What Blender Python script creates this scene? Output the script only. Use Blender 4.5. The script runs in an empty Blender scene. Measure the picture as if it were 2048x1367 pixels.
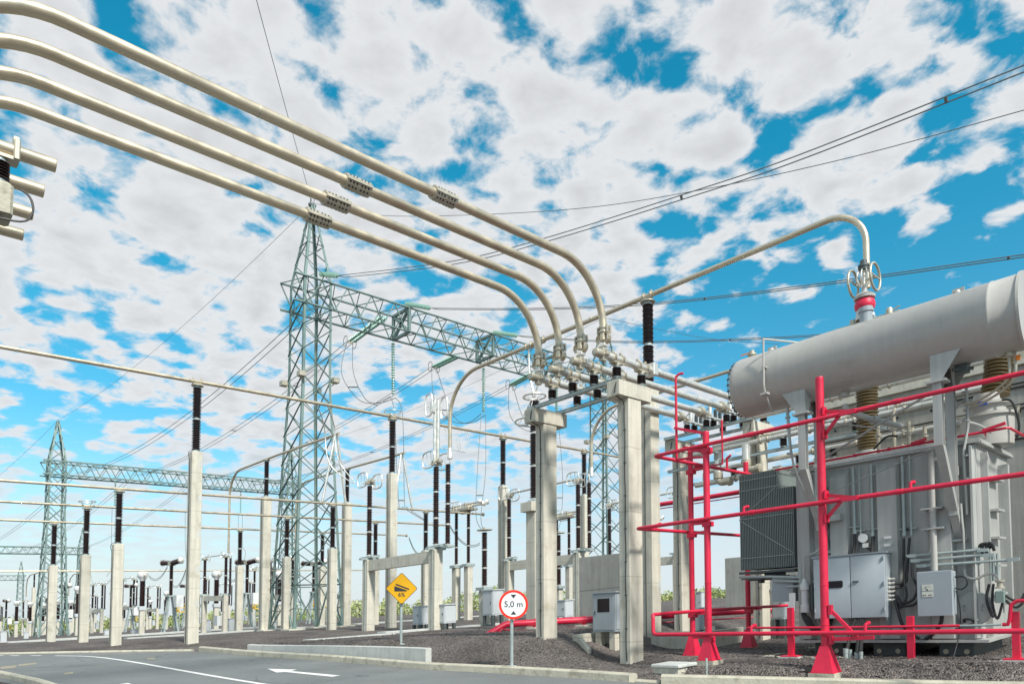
import bpy, math, random
from mathutils import Vector, Matrix
rnd = random.Random(7)
sc = bpy.context.scene
col = sc.collection
R = math.radians

# ---------------------------------------------------------------- site frame
# x runs along the busbars, y along the transformer bays, z is height above the
# yard, which is laid on one even grade of about five per cent.
US, UC = math.sin(R(46.04)), math.cos(R(46.04))
GRADE = .0529
EYE = .75
FPX = 1406.
TH = R(3)
CX, CY = 1024., 1211.6-FPX*math.tan(TH)

def across(x, y): return US*x-UC*y
def along(x, y): return UC*x+US*y
def S(p): return Vector((p[0], p[1], p[2]+GRADE*across(p[0], p[1])))
def site(r, d): return (US*r+UC*d, -UC*r+US*d)          # survey (right, ahead) -> site x, y
def ray(px, py):
    X = (px-CX)/FPX; Y = (CY-py)/FPX
    dd = math.cos(TH)-Y*math.sin(TH); w = Y*math.cos(TH)+math.sin(TH)
    return X, dd, US*X+UC*dd, -UC*X+US*dd, w-GRADE*X
def at(px, py, x=None, y=None, d=None, z=None):
    X, dd, ux, uy, uz = ray(px, py)
    if x is not None: t = x/ux
    elif y is not None: t = y/uy
    elif d is not None: t = d/dd
    else: t = (z-EYE)/uz
    return Vector((ux*t, uy*t, EYE+uz*t))
def road_z(x, y): return -.85+.0164*along(x, y)-.0316*across(x, y)
def road_at(px, py, lift=0):
    X, dd, ux, uy, uz = ray(px, py)
    t = (-.85+lift-EYE)/(uz-.0164*dd+.0316*X)
    return Vector((ux*t, uy*t, EYE+uz*t))

# ---------------------------------------------------------------- materials
def mat(name, base, rough=.6, metal=0., var=.0, vscale=3., bump=0., bscale=40., streak=0., spec=.5, trans=0., dirt=None, seam=0.):
    m = bpy.data.materials.new(name); m.use_nodes = True
    nt = m.node_tree; nd = nt.nodes; lk = nt.links
    b = nd['Principled BSDF']
    b.inputs['Roughness'].default_value = rough
    b.inputs['Metallic'].default_value = metal
    b.inputs['Specular IOR Level'].default_value = spec
    if trans: b.inputs['Transmission Weight'].default_value = trans
    c = (base[0], base[1], base[2], 1)
    b.inputs['Base Color'].default_value = c
    tc = nd.new('ShaderNodeTexCoord')
    geo = nd.new('ShaderNodeNewGeometry')
    src = geo.outputs['Position']
    out = None
    if var:
        n = nd.new('ShaderNodeTexNoise'); n.inputs['Scale'].default_value = vscale; n.inputs['Detail'].default_value = 2 if metal > .4 else 6
        n.inputs['Roughness'].default_value = .65
        lk.new(src, n.inputs['Vector'])
        mr = nd.new('ShaderNodeMapRange'); mr.inputs[1].default_value = .3; mr.inputs[2].default_value = .7
        mr.inputs[3].default_value = 1-var; mr.inputs[4].default_value = 1+var
        lk.new(n.outputs['Fac'], mr.inputs[0])
        out = mr.outputs[0]
        rr = nd.new('ShaderNodeMapRange'); rr.inputs[1].default_value = .3; rr.inputs[2].default_value = .7
        rr.inputs[3].default_value = max(.05, rough-.12); rr.inputs[4].default_value = min(1, rough+.12)
        lk.new(n.outputs['Fac'], rr.inputs[0]); lk.new(rr.outputs[0], b.inputs['Roughness'])
    if streak:
        mp = nd.new('ShaderNodeMapping'); mp.inputs['Scale'].default_value = (7, 7, .35)
        lk.new(src, mp.inputs['Vector'])
        n2 = nd.new('ShaderNodeTexNoise'); n2.inputs['Scale'].default_value = 1.6; n2.inputs['Detail'].default_value = 5
        lk.new(mp.outputs[0], n2.inputs['Vector'])
        m2 = nd.new('ShaderNodeMapRange'); m2.inputs[1].default_value = .35; m2.inputs[2].default_value = .7
        m2.inputs[3].default_value = 1; m2.inputs[4].default_value = 1-streak
        lk.new(n2.outputs['Fac'], m2.inputs[0])
        if out is None: out = m2.outputs[0]
        else:
            mm = nd.new('ShaderNodeMath'); mm.operation = 'MULTIPLY'
            lk.new(out, mm.inputs[0]); lk.new(m2.outputs[0], mm.inputs[1]); out = mm.outputs[0]
    if seam:
        sp = nd.new('ShaderNodeSeparateXYZ'); lk.new(src, sp.inputs[0])
        def mth(op, i, v):
            q = nd.new('ShaderNodeMath'); q.operation = op; lk.new(i, q.inputs[0]); q.inputs[1].default_value = v; return q.outputs[0]
        fr_ = mth('FRACT', mth('DIVIDE', sp.outputs[2], seam), 1.0); lt = mth('LESS_THAN', fr_, .014)
        keep = nd.new('ShaderNodeMath'); keep.operation = 'MULTIPLY_ADD'; lk.new(lt, keep.inputs[0]); keep.inputs[1].default_value = -.28; keep.inputs[2].default_value = 1
        m9 = nd.new('ShaderNodeMath'); m9.operation = 'MULTIPLY'; lk.new(out, m9.inputs[0]); lk.new(keep.outputs[0], m9.inputs[1]); out = m9.outputs[0]
    if out is not None:
        mx = nd.new('ShaderNodeVectorMath'); mx.operation = 'SCALE'
        mx.inputs[0].default_value = base[:3]
        lk.new(out, mx.inputs['Scale'])
        fin = mx.outputs[0]
        if dirt:
            n3 = nd.new('ShaderNodeTexNoise'); n3.inputs['Scale'].default_value = dirt[1]; n3.inputs['Detail'].default_value = 7
            lk.new(src, n3.inputs['Vector'])
            m3 = nd.new('ShaderNodeMapRange'); m3.inputs[1].default_value = dirt[2]; m3.inputs[2].default_value = dirt[2]+.15
            m3.inputs[3].default_value = 0; m3.inputs[4].default_value = dirt[3]
            lk.new(n3.outputs['Fac'], m3.inputs[0])
            mi = nd.new('ShaderNodeMix'); mi.data_type = 'RGBA'
            lk.new(m3.outputs[0], mi.inputs[0]); lk.new(fin, mi.inputs[6]); mi.inputs[7].default_value = (*dirt[0], 1)
            fin = mi.outputs[2]
        lk.new(fin, b.inputs['Base Color'])
    if bump:
        n4 = nd.new('ShaderNodeTexNoise'); n4.inputs['Scale'].default_value = bscale; n4.inputs['Detail'].default_value = 5
        lk.new(src, n4.inputs['Vector'])
        bp = nd.new('ShaderNodeBump'); bp.inputs['Strength'].default_value = bump; bp.inputs['Distance'].default_value = .02
        lk.new(n4.outputs['Fac'], bp.inputs['Height']); lk.new(bp.outputs[0], b.inputs['Normal'])
    return m

M = dict(
 concrete=mat('concrete', (.61, .58, .49), .85, var=.10, vscale=2.2, bump=.25, bscale=30, streak=.2, dirt=((.33, .29, .21), 2.6, .58, .5), seam=1.37),
 wall_concrete=mat('wall_concrete', (.40, .395, .36), .88, var=.12, vscale=1.2, bump=.2, bscale=20, streak=.22, dirt=((.24, .23, .20), 2.0, .58, .4)),
 pale_concrete=mat('pale_concrete', (.52, .535, .51), .85, var=.12, vscale=3, bump=.25, bscale=25, streak=.10, dirt=((.34, .34, .31), 2.2, .6, .4)),
 kerb=mat('kerb', (.46, .435, .35), .9, var=.16, vscale=3, bump=.5, bscale=22, dirt=((.22, .20, .15), 5, .55, .6)),
 aluminium=mat('aluminium', (.64, .55, .41), .40, metal=.75, var=.07, vscale=3, spec=.5),
 silver=mat('silver', (.78, .76, .70), .36, metal=.7, var=.07, vscale=5),
 fitting=mat('fitting', (.50, .46, .37), .45, metal=.5, var=.12, vscale=9),
 galvanised=mat('galvanised', (.40, .46, .45), .5, metal=.35, var=.14, vscale=4),
 tower=mat('tower_steel', (.19, .27, .25), .5, metal=.3, var=.16, vscale=1.3),
 porcelain=mat('porcelain', (.030, .014, .013), .22, var=.2, vscale=6),
 olive_porcelain=mat('olive_porcelain', (.20, .15, .075), .35, var=.12, vscale=6),
 red=mat('red_paint', (.64, .016, .058), .42, var=.18, vscale=2.2, dirt=((.42, .05, .05), 5, .60, .5)),
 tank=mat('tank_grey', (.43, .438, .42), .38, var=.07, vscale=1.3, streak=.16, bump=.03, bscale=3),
 box=mat('box_grey', (.33, .375, .405), .42, var=.04, vscale=2, streak=.03),
 pale_box=mat('pale_box', (.52, .55, .57), .45, var=.05, vscale=2),
 conservator=mat('conservator_grey', (.45, .44, .41), .36, var=.06, vscale=1.2, streak=.07, dirt=((.30, .27, .22), 2.3, .64, .35)),
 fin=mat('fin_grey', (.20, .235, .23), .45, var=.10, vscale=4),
 dark_steel=mat('dark_steel', (.10, .12, .12), .5, metal=.3, var=.1),
 rubber=mat('rubber', (.018, .018, .018), .45, var=.2),
 wire=mat('wire', (.16, .17, .16), .5, metal=.3),
 glass_disc=mat('glass_disc', (.30, .50, .42), .15, var=.08, vscale=5),
 white=mat('white_paint', (.66, .67, .66), .6, var=.08),
 marking=mat('marking', (.70, .70, .68), .8, var=.12, vscale=6, dirt=((.2, .2, .2), 14, .60, .6)),
 faded=mat('faded_marking', (.30, .27, .20), .85, var=.2, vscale=6),
 yellow=mat('yellow_paint', (.75, .48, .02), .5, var=.08),
 sign_yellow=mat('sign_yellow', (.80, .42, .006), .42, var=.03, vscale=6),
 sign_brown=mat('sign_brown', (.16, .07, .01), .5),
 sign_red=mat('sign_red', (.80, .03, .012), .4, var=.03),
 sign_white=mat('sign_white', (.78, .79, .80), .45, var=.02),
 sign_black=mat('sign_black', (.035, .035, .04), .5),
 window=mat('window_glass', (.014, .010, .014), .3, spec=.3),
 blue=mat('blue_label', (.01, .08, .45), .4),
 dial=mat('dial_face', (.62, .64, .56), .4),
 orange=mat('orange_tag', (.75, .2, .01), .5),
 green_box=mat('green_box', (.20, .27, .24), .5),
)

# ---------------------------------------------------------------- mesh builder
class MB:
    def __init__(self): self.v = []; self.f = []; self.smooth = []; self.mi = 0; self.fm = {}
    def add(self, vs, fs, sm=False):
        o = len(self.v); self.v += [Vector(p) for p in vs]
        for f in fs:
            if self.mi: self.fm[len(self.f)] = self.mi
            self.f.append([i+o for i in f]); self.smooth.append(sm)
        return self
    def cap(self, f):
        if self.mi: self.fm[len(self.f)] = self.mi
        self.f.append(f); self.smooth.append(False)
    def box(self, a, b, ch=0.):
        x0, y0, z0 = a; x1, y1, z1 = b
        if x0 > x1: x0, x1 = x1, x0
        if y0 > y1: y0, y1 = y1, y0
        if z0 > z1: z0, z1 = z1, z0
        if ch:
            def ringz(z, i): return [(x0+i+ch, y0+i, z), (x1-i-ch, y0+i, z), (x1-i, y0+i+ch, z), (x1-i, y1-i-ch, z), (x1-i-ch, y1-i, z), (x0+i+ch, y1-i, z), (x0+i, y1-i-ch, z), (x0+i, y0+i+ch, z)]
            rs = [ringz(z0, 0), ringz(z1-ch, 0), ringz(z1, ch*.8)]
            vs = sum(rs, []); fs = [list(range(7, -1, -1)), list(range(16, 24))]
            for k in range(2):
                for i in range(8): fs.append([k*8+i, k*8+(i+1) % 8, k*8+8+(i+1) % 8, k*8+8+i])
            return self.add(vs, fs)
        vs = [(x0, y0, z0), (x1, y0, z0), (x1, y1, z0), (x0, y1, z0), (x0, y0, z1), (x1, y0, z1), (x1, y1, z1), (x0, y1, z1)]
        return self.add(vs, [(3, 2, 1, 0), (4, 5, 6, 7), (0, 1, 5, 4), (1, 2, 6, 5), (2, 3, 7, 6), (3, 0, 4, 7)])
    def cbox(self, c, sx, sy, sz, ch=0.):                        # centred in x, y; base at z
        return self.box((c[0]-sx/2, c[1]-sy/2, c[2]), (c[0]+sx/2, c[1]+sy/2, c[2]+sz), ch)
    def bar(self, p, q, w, h=None, up=(0, 0, 1)):
        p, q = Vector(p), Vector(q); h = h or w
        t = (q-p).normalized(); u = Vector(up)
        if abs(t.dot(u)) > .98: u = Vector((1, 0, 0))
        s = t.cross(u).normalized(); n = s.cross(t)
        vs = []
        for c in (p, q):
            vs += [c-s*w/2-n*h/2, c+s*w/2-n*h/2, c+s*w/2+n*h/2, c-s*w/2+n*h/2]
        return self.add(vs, [(3, 2, 1, 0), (4, 5, 6, 7), (0, 1, 5, 4), (1, 2, 6, 5), (2, 3, 7, 6), (3, 0, 4, 7)])
    def angle(self, p, q, w, up=(0, 0, 1), t=None):              # rolled L profile
        p, q = Vector(p), Vector(q); t = t or w*.14
        d = (q-p).normalized(); u = Vector(up)
        if abs(d.dot(u)) > .98: u = Vector((1, 0, 0))
        s = d.cross(u).normalized(); n = s.cross(d)
        prof = [(0, 0), (w, 0), (w, t), (t, t), (t, w), (0, w)]
        vs = [c+s*(a-w/3)+n*(b-w/3) for c in (p, q) for a, b in prof]
        fs = [(5, 4, 3, 2, 1, 0), (6, 7, 8, 9, 10, 11)]+[(i, (i+1) % 6, 6+(i+1) % 6, 6+i) for i in range(6)]
        return self.add(vs, fs)
    def tube(self, pts, r, n=10, closed=False, caps=True, r2=None):
        pts = [Vector(p) for p in pts]; N = len(pts)
        vs = []; nrm = None
        for i, p in enumerate(pts):
            if closed: t = (pts[(i+1) % N]-pts[i-1]).normalized()
            elif i == 0: t = (pts[1]-p).normalized()
            elif i == N-1: t = (p-pts[-2]).normalized()
            else: t = ((pts[i+1]-p).normalized()+(p-pts[i-1]).normalized()).normalized()
            if nrm is None:
                a = Vector((0, 0, 1)) if abs(t.z) < .9 else Vector((1, 0, 0))
                nrm = (a-t*a.dot(t)).normalized()
            else:
                nrm = (nrm-t*nrm.dot(t)); nrm = nrm.normalized() if nrm.length > 1e-6 else Vector((1, 0, 0))
            bn = t.cross(nrm)
            rr = r if r2 is None else r+(r2-r)*i/(N-1)
            for k in range(n):
                a = 2*math.pi*k/n; vs.append(p+nrm*math.cos(a)*rr+bn*math.sin(a)*rr)
        fs = []
        for i in range(N if closed else N-1):
            j = (i+1) % N
            for k in range(n): fs.append((i*n+k, i*n+(k+1) % n, j*n+(k+1) % n, j*n+k))
        self.add(vs, fs, True)
        if caps and not closed:
            o = len(self.v)-N*n
            self.cap([o+k for k in range(n-1, -1, -1)]); self.cap([o+(N-1)*n+k for k in range(n)])
        return self
    def lathe(self, base, prof, n=16, axis=(0, 0, 1), cap=True):
        base = Vector(base); ax = Vector(axis).normalized()
        a = Vector((1, 0, 0)) if abs(ax.x) < .9 else Vector((0, 1, 0))
        s = (a-ax*a.dot(ax)).normalized(); t = ax.cross(s)
        vs = [base+ax*h+s*math.cos(2*math.pi*k/n)*r+t*math.sin(2*math.pi*k/n)*r for r, h in prof for k in range(n)]
        fs = []
        for i in range(len(prof)-1):
            for k in range(n): fs.append((i*n+k, i*n+(k+1) % n, (i+1)*n+(k+1) % n, (i+1)*n+k))
        self.add(vs, fs, True)
        if cap:
            o = len(self.v)-len(vs); L = len(prof)-1
            self.cap([o+k for k in range(n-1, -1, -1)]); self.cap([o+L*n+k for k in range(n)])
        return self
    def prism(self, poly, ext):                                  # polygon points (3-D) pushed along ext
        e = Vector(ext); P = [Vector(p) for p in poly]; n = len(P)
        return self.add(P+[p+e for p in P], [list(range(n-1, -1, -1)), list(range(n, 2*n))]+[(i, (i+1) % n, n+(i+1) % n, n+i) for i in range(n)])
    def build(self, name, m, parent=None, raw=False, sharp=40):
        me = bpy.data.meshes.new(name)
        off = Vector((0, 0, 0))
        if parent is not None and not raw: off = origin(parent)
        vs = [(p if raw else S(p))-off for p in self.v]
        me.from_pydata(vs, [], self.f)
        me.polygons.foreach_set('use_smooth', self.smooth)
        for q in (m if isinstance(m, (list, tuple)) else [m]): me.materials.append(M[q] if isinstance(q, str) else q)
        for i_, k_ in self.fm.items(): me.polygons[i_].material_index = k_
        me.validate(); me.update()
        bm_fix(me)
        if any(self.smooth): me.set_sharp_from_angle(angle=R(sharp))
        o = bpy.data.objects.new(name, me); col.objects.link(o)
        if parent is not None: o.parent = parent
        return o

import bmesh
def bm_fix(me):
    bm = bmesh.new(); bm.from_mesh(me)
    bmesh.ops.recalc_face_normals(bm, faces=bm.faces[:])
    bm.to_mesh(me); bm.free()

_org = {}
def origin(o):
    v = Vector((0, 0, 0))
    while o is not None:
        v = v+_org.get(o.name, Vector((0, 0, 0))); o = o.parent
    return v
USED = {}
def tag(o, label, cat, group=None):
    o['label'] = label; o['category'] = cat
    if group: o['group'] = group
    return o
def thing(name, label, cat, loc=(0, 0, 0), group=None, raw=False):
    o = bpy.data.objects.new(name, None); o.empty_display_size = .2; col.objects.link(o)
    w = Vector(loc) if raw else S(loc)
    o.location = w; _org[o.name] = w.copy()
    return tag(o, label, cat, group)
def struct(o, kind='structure'):
    o['kind'] = kind; return o
def dup(o, parent=None):
    c = o.copy(); col.objects.link(c)
    if parent is not None: c.parent = parent
    for ch in list(o.children): dup(ch, c)
    return c
def place(proto, used, loc, label, group, rz=0., scale=1.):
    """first use moves the proto itself, later uses copy it with its parts"""
    o = proto if not used else dup(proto)
    used.append(o)
    o.location = S(loc); o.rotation_euler = (0, 0, rz); o.scale = (scale,)*3
    o['label'] = label; o['group'] = group
    return o
ORD = ['zeroth', 'first', 'second', 'third', 'fourth', 'fifth', 'sixth', 'seventh', 'eighth', 'ninth', 'tenth', 'eleventh', 'twelfth', 'thirteenth', 'fourteenth', 'fifteenth', 'sixteenth', 'seventeenth', 'eighteenth', 'nineteenth', 'twentieth', 'twenty first', 'twenty second', 'twenty third', 'twenty fourth', 'twenty fifth']
def fillet(pts, rad, seg=8):
    pts = [Vector(p) for p in pts]; out = [pts[0]]
    for i in range(1, len(pts)-1):
        a, b, c = pts[i-1], pts[i], pts[i+1]
        rr = rad[i-1] if isinstance(rad, (list, tuple)) else rad
        u = (a-b); v = (c-b); k = min(rr, u.length*.499, v.length*.499)
        ang = u.angle(v)
        T = k
        p0 = b+u.normalized()*T; p1 = b+v.normalized()*T
        for s in range(seg+1):
            t = s/seg; out.append(p0*(1-t)**2+b*2*t*(1-t)+p1*t*t)
    out.append(pts[-1]); return out
def arc_bend(a, b, c, rad, seg=14):                              # true circular elbow a-b-c
    a, b, c = Vector(a), Vector(b), Vector(c)
    u = (a-b).normalized(); v = (c-b).normalized(); th = u.angle(v)
    T = rad/math.tan(th/2); ctr = b+(u+v).normalized()*(rad/math.sin(th/2))
    p0 = b+u*T; p1 = b+v*T; e0 = p0-ctr; e1 = p1-ctr; w = e0.angle(e1)
    return [ctr+(e0*math.sin((1-s/seg)*w)+e1*math.sin(s/seg*w))/math.sin(w) for s in range(seg+1)]
def sag(p, q, s, n=24):
    p, q = Vector(p), Vector(q)
    return [p.lerp(q, i/n)-Vector((0, 0, 4*s*(i/n)*(1-i/n))) for i in range(n+1)]
def sheds(h, rc, rs, n, small=.0):
    """porcelain body with n sheds from z=0 to h as (r, z)"""
    pr = [(rc, 0)]; p = h/n
    for i in range(n):
        z = i*p; r = rs-(small if i % 2 else 0)
        pr += [(rc, z+.18*p), (r, z+.42*p), (r, z+.54*p), (rc, z+.86*p)]
    return pr+[(rc, h)]
def oval(c, u, v, a, b, n=28, pw=.55):
    c, u, v = Vector(c), Vector(u).normalized(), Vector(v).normalized()
    pts = []
    for k in range(n):
        t = 2*math.pi*k/n; x, y = math.cos(t), math.sin(t)
        pts.append(c+u*a*math.copysign(abs(x)**pw, x)+v*b*math.copysign(abs(y)**pw, y))
    return pts
X_, Y_, Z_ = Vector((1, 0, 0)), Vector((0, 1, 0)), Vector((0, 0, 1))
FWD = Vector((UC, US, 0)); RGT = Vector((US, -UC, 0))

SKY_SAT=1.1; SKY_HUE=.5; SKY_STR=.105; CL_SCALE=11; CL_LO=.405; CL_HI=.565; CL_STR=.515; HZ_STR=.50; EXPOSURE=.9; SUN=2.7; SUN_DIR=(.52,-.85); SUN_ELEV=44; SUN_ANG=7; SKY_TINT=(.10,1.08,.92,1); SKY_TINT_LOW=(.60,.84,.80,1); CL_WARP=.09; CL_BIG=.14; CL_CELL=8.6; CL_CELLW=.40
CLOUD_BIAS=[(1980,470,8,-.06),(1450,650,9,-.08),(1800,600,9,-.05),(130,830,8,-.10),(1300,200,20,.04),(250,600,18,.03),(1850,760,14,-.13),(1480,560,9,-.05),(900,700,8,-.01),(300,130,5,-.03),(480,330,12,.03)]

# ---------------------------------------------------------------- camera, sun, sky
cam = bpy.data.cameras.new('camera'); co = bpy.data.objects.new('camera', cam); col.objects.link(co)
co.location = (0, 0, EYE); co.rotation_euler = (R(90)+TH, 0, -math.atan2(UC, US))
cam.sensor_width = 36; cam.lens = FPX*36/2048; cam.shift_y = (CY-683.5)/2048
cam.clip_start = .1; cam.clip_end = 6000
sc.camera = co

SUN_EL = R(SUN_ELEV)
sr, sd = SUN_DIR                                              # sun stands right of and behind the viewer
sx, sy = site(sr, sd); sl = math.hypot(sx, sy); sx /= sl; sy /= sl
sdir = Vector((sx*math.cos(SUN_EL), sy*math.cos(SUN_EL), math.sin(SUN_EL)))
ld = bpy.data.lights.new('sun', 'SUN'); ld.energy = SUN; ld.angle = R(SUN_ANG); ld.color = (1, .955, .88)
lo = bpy.data.objects.new('sun', ld); col.objects.link(lo)
lo.rotation_euler = sdir.to_track_quat('Z', 'Y').to_euler(); lo.location = (0, 0, 60)

w = bpy.data.worlds.new('World'); sc.world = w; w.use_nodes = True
nt = w.node_tree; nd = nt.nodes; lk = nt.links
for n in list(nd): nd.remove(n)
def N(t, **k):
    n = nd.new(t)
    for a, b in k.items(): setattr(n, a, b)
    return n
def math_(op, a, b=None, c=None, clamp=False):
    n = N('ShaderNodeMath', operation=op); n.use_clamp = clamp
    for i, v in enumerate((a, b, c)):
        if v is None: continue
        if isinstance(v, (int, float)): n.inputs[i].default_value = v
        else: lk.new(v, n.inputs[i])
    return n.outputs[0]
out = N('ShaderNodeOutputWorld')
sky = N('ShaderNodeTexSky', sky_type='NISHITA'); sky.sun_disc = False
sky.sun_elevation = SUN_EL; sky.sun_rotation = math.atan2(sdir.x, sdir.y)
sky.altitude = 0; sky.air_density = 1.0; sky.dust_density = .35; sky.ozone_density = 3.0
hsv = N('ShaderNodeHueSaturation'); hsv.inputs['Saturation'].default_value = SKY_SAT; hsv.inputs['Value'].default_value = 1; hsv.inputs['Hue'].default_value = SKY_HUE
lk.new(sky.outputs[0], hsv.inputs['Color'])
bg1 = N('ShaderNodeBackground'); bg1.inputs[1].default_value = SKY_STR
tcol = N('ShaderNodeMix', data_type='RGBA'); tcol.inputs[6].default_value = SKY_TINT_LOW; tcol.inputs[7].default_value = SKY_TINT
tint = N('ShaderNodeMix', data_type='RGBA', blend_type='MULTIPLY'); tint.inputs[0].default_value = 1; lk.new(tcol.outputs[2], tint.inputs[7]); lk.new(hsv.outputs[0], tint.inputs[6])
lk.new(tint.outputs[2], bg1.inputs[0])
tcw = N('ShaderNodeTexCoord')
sepw = N('ShaderNodeSeparateXYZ'); lk.new(tcw.outputs['Generated'], sepw.inputs[0])
# height above the site's tilted skyline, so that the haze band follows the ground
hz = math_('SUBTRACT', sepw.outputs[2], math_('ADD', math_('MULTIPLY', sepw.outputs[0], GRADE*US), math_('MULTIPLY', sepw.outputs[1], -GRADE*UC)))
tmr = N('ShaderNodeMapRange', interpolation_type='SMOOTHSTEP'); tmr.inputs[1].default_value = .02; tmr.inputs[2].default_value = .58; lk.new(hz, tmr.inputs[0]); lk.new(tmr.outputs[0], tcol.inputs[0])
den = math_('ADD', math_('MAXIMUM', hz, 0.), .16)
px_ = math_('DIVIDE', sepw.outputs[0], den); py_ = math_('DIVIDE', sepw.outputs[1], den)
cv = N('ShaderNodeCombineXYZ'); lk.new(px_, cv.inputs[0]); lk.new(py_, cv.inputs[1])
def noise(vec, scale, det, rough=.55, dist=0.):
    n = N('ShaderNodeTexNoise'); n.inputs['Scale'].default_value = scale; n.inputs['Detail'].default_value = det
    n.inputs['Roughness'].default_value = rough; n.inputs['Distortion'].default_value = dist
    lk.new(vec, n.inputs['Vector']); return n.outputs['Fac']
n1 = noise(cv.outputs[0], CL_SCALE, 9, .56, .25)
wv = N('ShaderNodeTexNoise'); wv.inputs['Scale'].default_value = CL_SCALE*.9; wv.inputs['Detail'].default_value = 5; lk.new(cv.outputs[0], wv.inputs['Vector'])
wsc = N('ShaderNodeVectorMath', operation='SCALE'); lk.new(wv.outputs['Color'], wsc.inputs[0]); wsc.inputs['Scale'].default_value = CL_WARP
wad = N('ShaderNodeVectorMath', operation='ADD'); lk.new(cv.outputs[0], wad.inputs[0]); lk.new(wsc.outputs[0], wad.inputs[1])
vor = N('ShaderNodeTexVoronoi', feature='SMOOTH_F1'); vor.inputs['Scale'].default_value = CL_CELL; vor.inputs['Smoothness'].default_value = .6; lk.new(wad.outputs[0], vor.inputs['Vector'])
cell = math_('SUBTRACT', .62, vor.outputs['Distance'])
n2 = noise(cv.outputs[0], CL_SCALE*.33, 4, .5)
cover = math_('ADD', math_('ADD', math_('MULTIPLY', n1, .80), math_('MULTIPLY', n2, CL_BIG)), math_('MULTIPLY', cell, CL_CELLW))
def bump_dir(px, py, deg, amt):
    X, dd, ux, uy, uz = ray(px, py)
    v = Vector((ux, uy, uz+GRADE*X)).normalized()
    vm = N('ShaderNodeVectorMath', operation='DOT_PRODUCT'); vm.inputs[1].default_value = v
    lk.new(tcw.outputs['Generated'], vm.inputs[0])
    mr = N('ShaderNodeMapRange', interpolation_type='SMOOTHSTEP'); mr.inputs[1].default_value = math.cos(R(deg)); mr.inputs[2].default_value = 1
    mr.inputs[3].default_value = 0; mr.inputs[4].default_value = amt
    lk.new(vm.outputs['Value'], mr.inputs[0]); return mr.outputs[0]
for b in CLOUD_BIAS: cover = math_('ADD', cover, bump_dir(*b))
mask = N('ShaderNodeMapRange', interpolation_type='SMOOTHSTEP')
mask.inputs[1].default_value = CL_LO; mask.inputs[2].default_value = CL_HI; mask.inputs[3].default_value = 0; mask.inputs[4].default_value = 1
lk.new(cover, mask.inputs[0])
# clouds thin out towards the skyline
fade = N('ShaderNodeMapRange', interpolation_type='SMOOTHSTEP'); fade.inputs[1].default_value = .03; fade.inputs[2].default_value = .26
fade.inputs[3].default_value = .3; fade.inputs[4].default_value = .97; lk.new(hz, fade.inputs[0])
mfin = math_('MULTIPLY', mask.outputs[0], fade.outputs[0])
# cloud body: brighter where thin and sunlit, greyer in the thick middle
shade = noise(cv.outputs[0], CL_SCALE*1.7, 7, .6)
thick = N('ShaderNodeMapRange'); thick.inputs[1].default_value = CL_HI-.02; thick.inputs[2].default_value = CL_HI+.22; thick.inputs[3].default_value = 0; thick.inputs[4].default_value = 1
lk.new(cover, thick.inputs[0])
tt = math_('ADD', math_('MULTIPLY', thick.outputs[0], .65), math_('MULTIPLY', shade, .35), clamp=True)
cr = N('ShaderNodeValToRGB'); cr.color_ramp.elements[0].color = (.86, .875, .89, 1); cr.color_ramp.elements[1].color = (.66, .67, .69, 1)
cr.color_ramp.elements[0].position = .12; cr.color_ramp.elements[1].position = .95
lk.new(tt, cr.inputs[0])
bg2 = N('ShaderNodeBackground'); bg2.inputs[1].default_value = CL_STR; lk.new(cr.outputs[0], bg2.inputs[0])
mixs = N('ShaderNodeMixShader'); lk.new(mfin, mixs.inputs[0]); lk.new(bg1.outputs[0], mixs.inputs[1]); lk.new(bg2.outputs[0], mixs.inputs[2])
# pale air low over the skyline
bg3 = N('ShaderNodeBackground'); bg3.inputs[0].default_value = (.79, .86, .92, 1); bg3.inputs[1].default_value = HZ_STR
hb = N('ShaderNodeMapRange', interpolation_type='SMOOTHERSTEP'); hb.inputs[1].default_value = -.02; hb.inputs[2].default_value = .30; hb.inputs[3].default_value = .92; hb.inputs[4].default_value = 0
lk.new(hz, hb.inputs[0])
mix2 = N('ShaderNodeMixShader'); lk.new(hb.outputs[0], mix2.inputs[0]); lk.new(mixs.outputs[0], mix2.inputs[1]); lk.new(bg3.outputs[0], mix2.inputs[2])
lk.new(mix2.outputs[0], out.inputs[0])
sc.view_settings.view_transform = 'Standard'; sc.view_settings.look = 'None'; sc.view_settings.exposure = EXPOSURE; sc.view_settings.gamma = 1
sc.render.engine = 'CYCLES'
sc.cycles.max_bounces = 6

# ---------------------------------------------------------------- terrain
KP = [(-900, 26.5), (-150, 23.4), (0, 23.2), (107, 23.2), (300, 23.05), (385, 22.8), (440, 21.7), (500, 20.4), (580, 19.2), (659, 18.2), (760, 16.7), (853, 15.5), (940, 14.9), (1023, 14.3), (1140, 13.45), (1255, 12.65), (1320, 12.2), (1700, 11.05), (2048, 10.25), (2600, 9.2), (3600, 7.3)]
def pd(px, d):
    return Vector((*site((px-CX)/FPX*d, d), 0))
KERB = [pd(*k) for k in KP]
def kerb_dist(x, y):
    best = 1e9; sgn = 1
    for a, b in zip(KERB[:-1], KERB[1:]):
        dx, dy = b.x-a.x, b.y-a.y; L = dx*dx+dy*dy
        t = max(0, min(1, ((x-a.x)*dx+(y-a.y)*dy)/L))
        qx, qy = a.x+dx*t-x, a.y+dy*t-y
        q = qx*qx+qy*qy
        if q < best:
            best = q; sgn = 1 if dx*(y-a.y)-dy*(x-a.x) > 0 else -1
    return sgn*math.sqrt(best)
def sm(a, b, v):
    t = max(0, min(1, (v-a)/(b-a))); return t*t*(3-2*t)
LCORNER = [site((-60-CX)/FPX*18.5, 18.5), site((90-CX)/FPX*14.3, 14.3), site((170-CX)/FPX*12.2, 12.2)]
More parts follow.
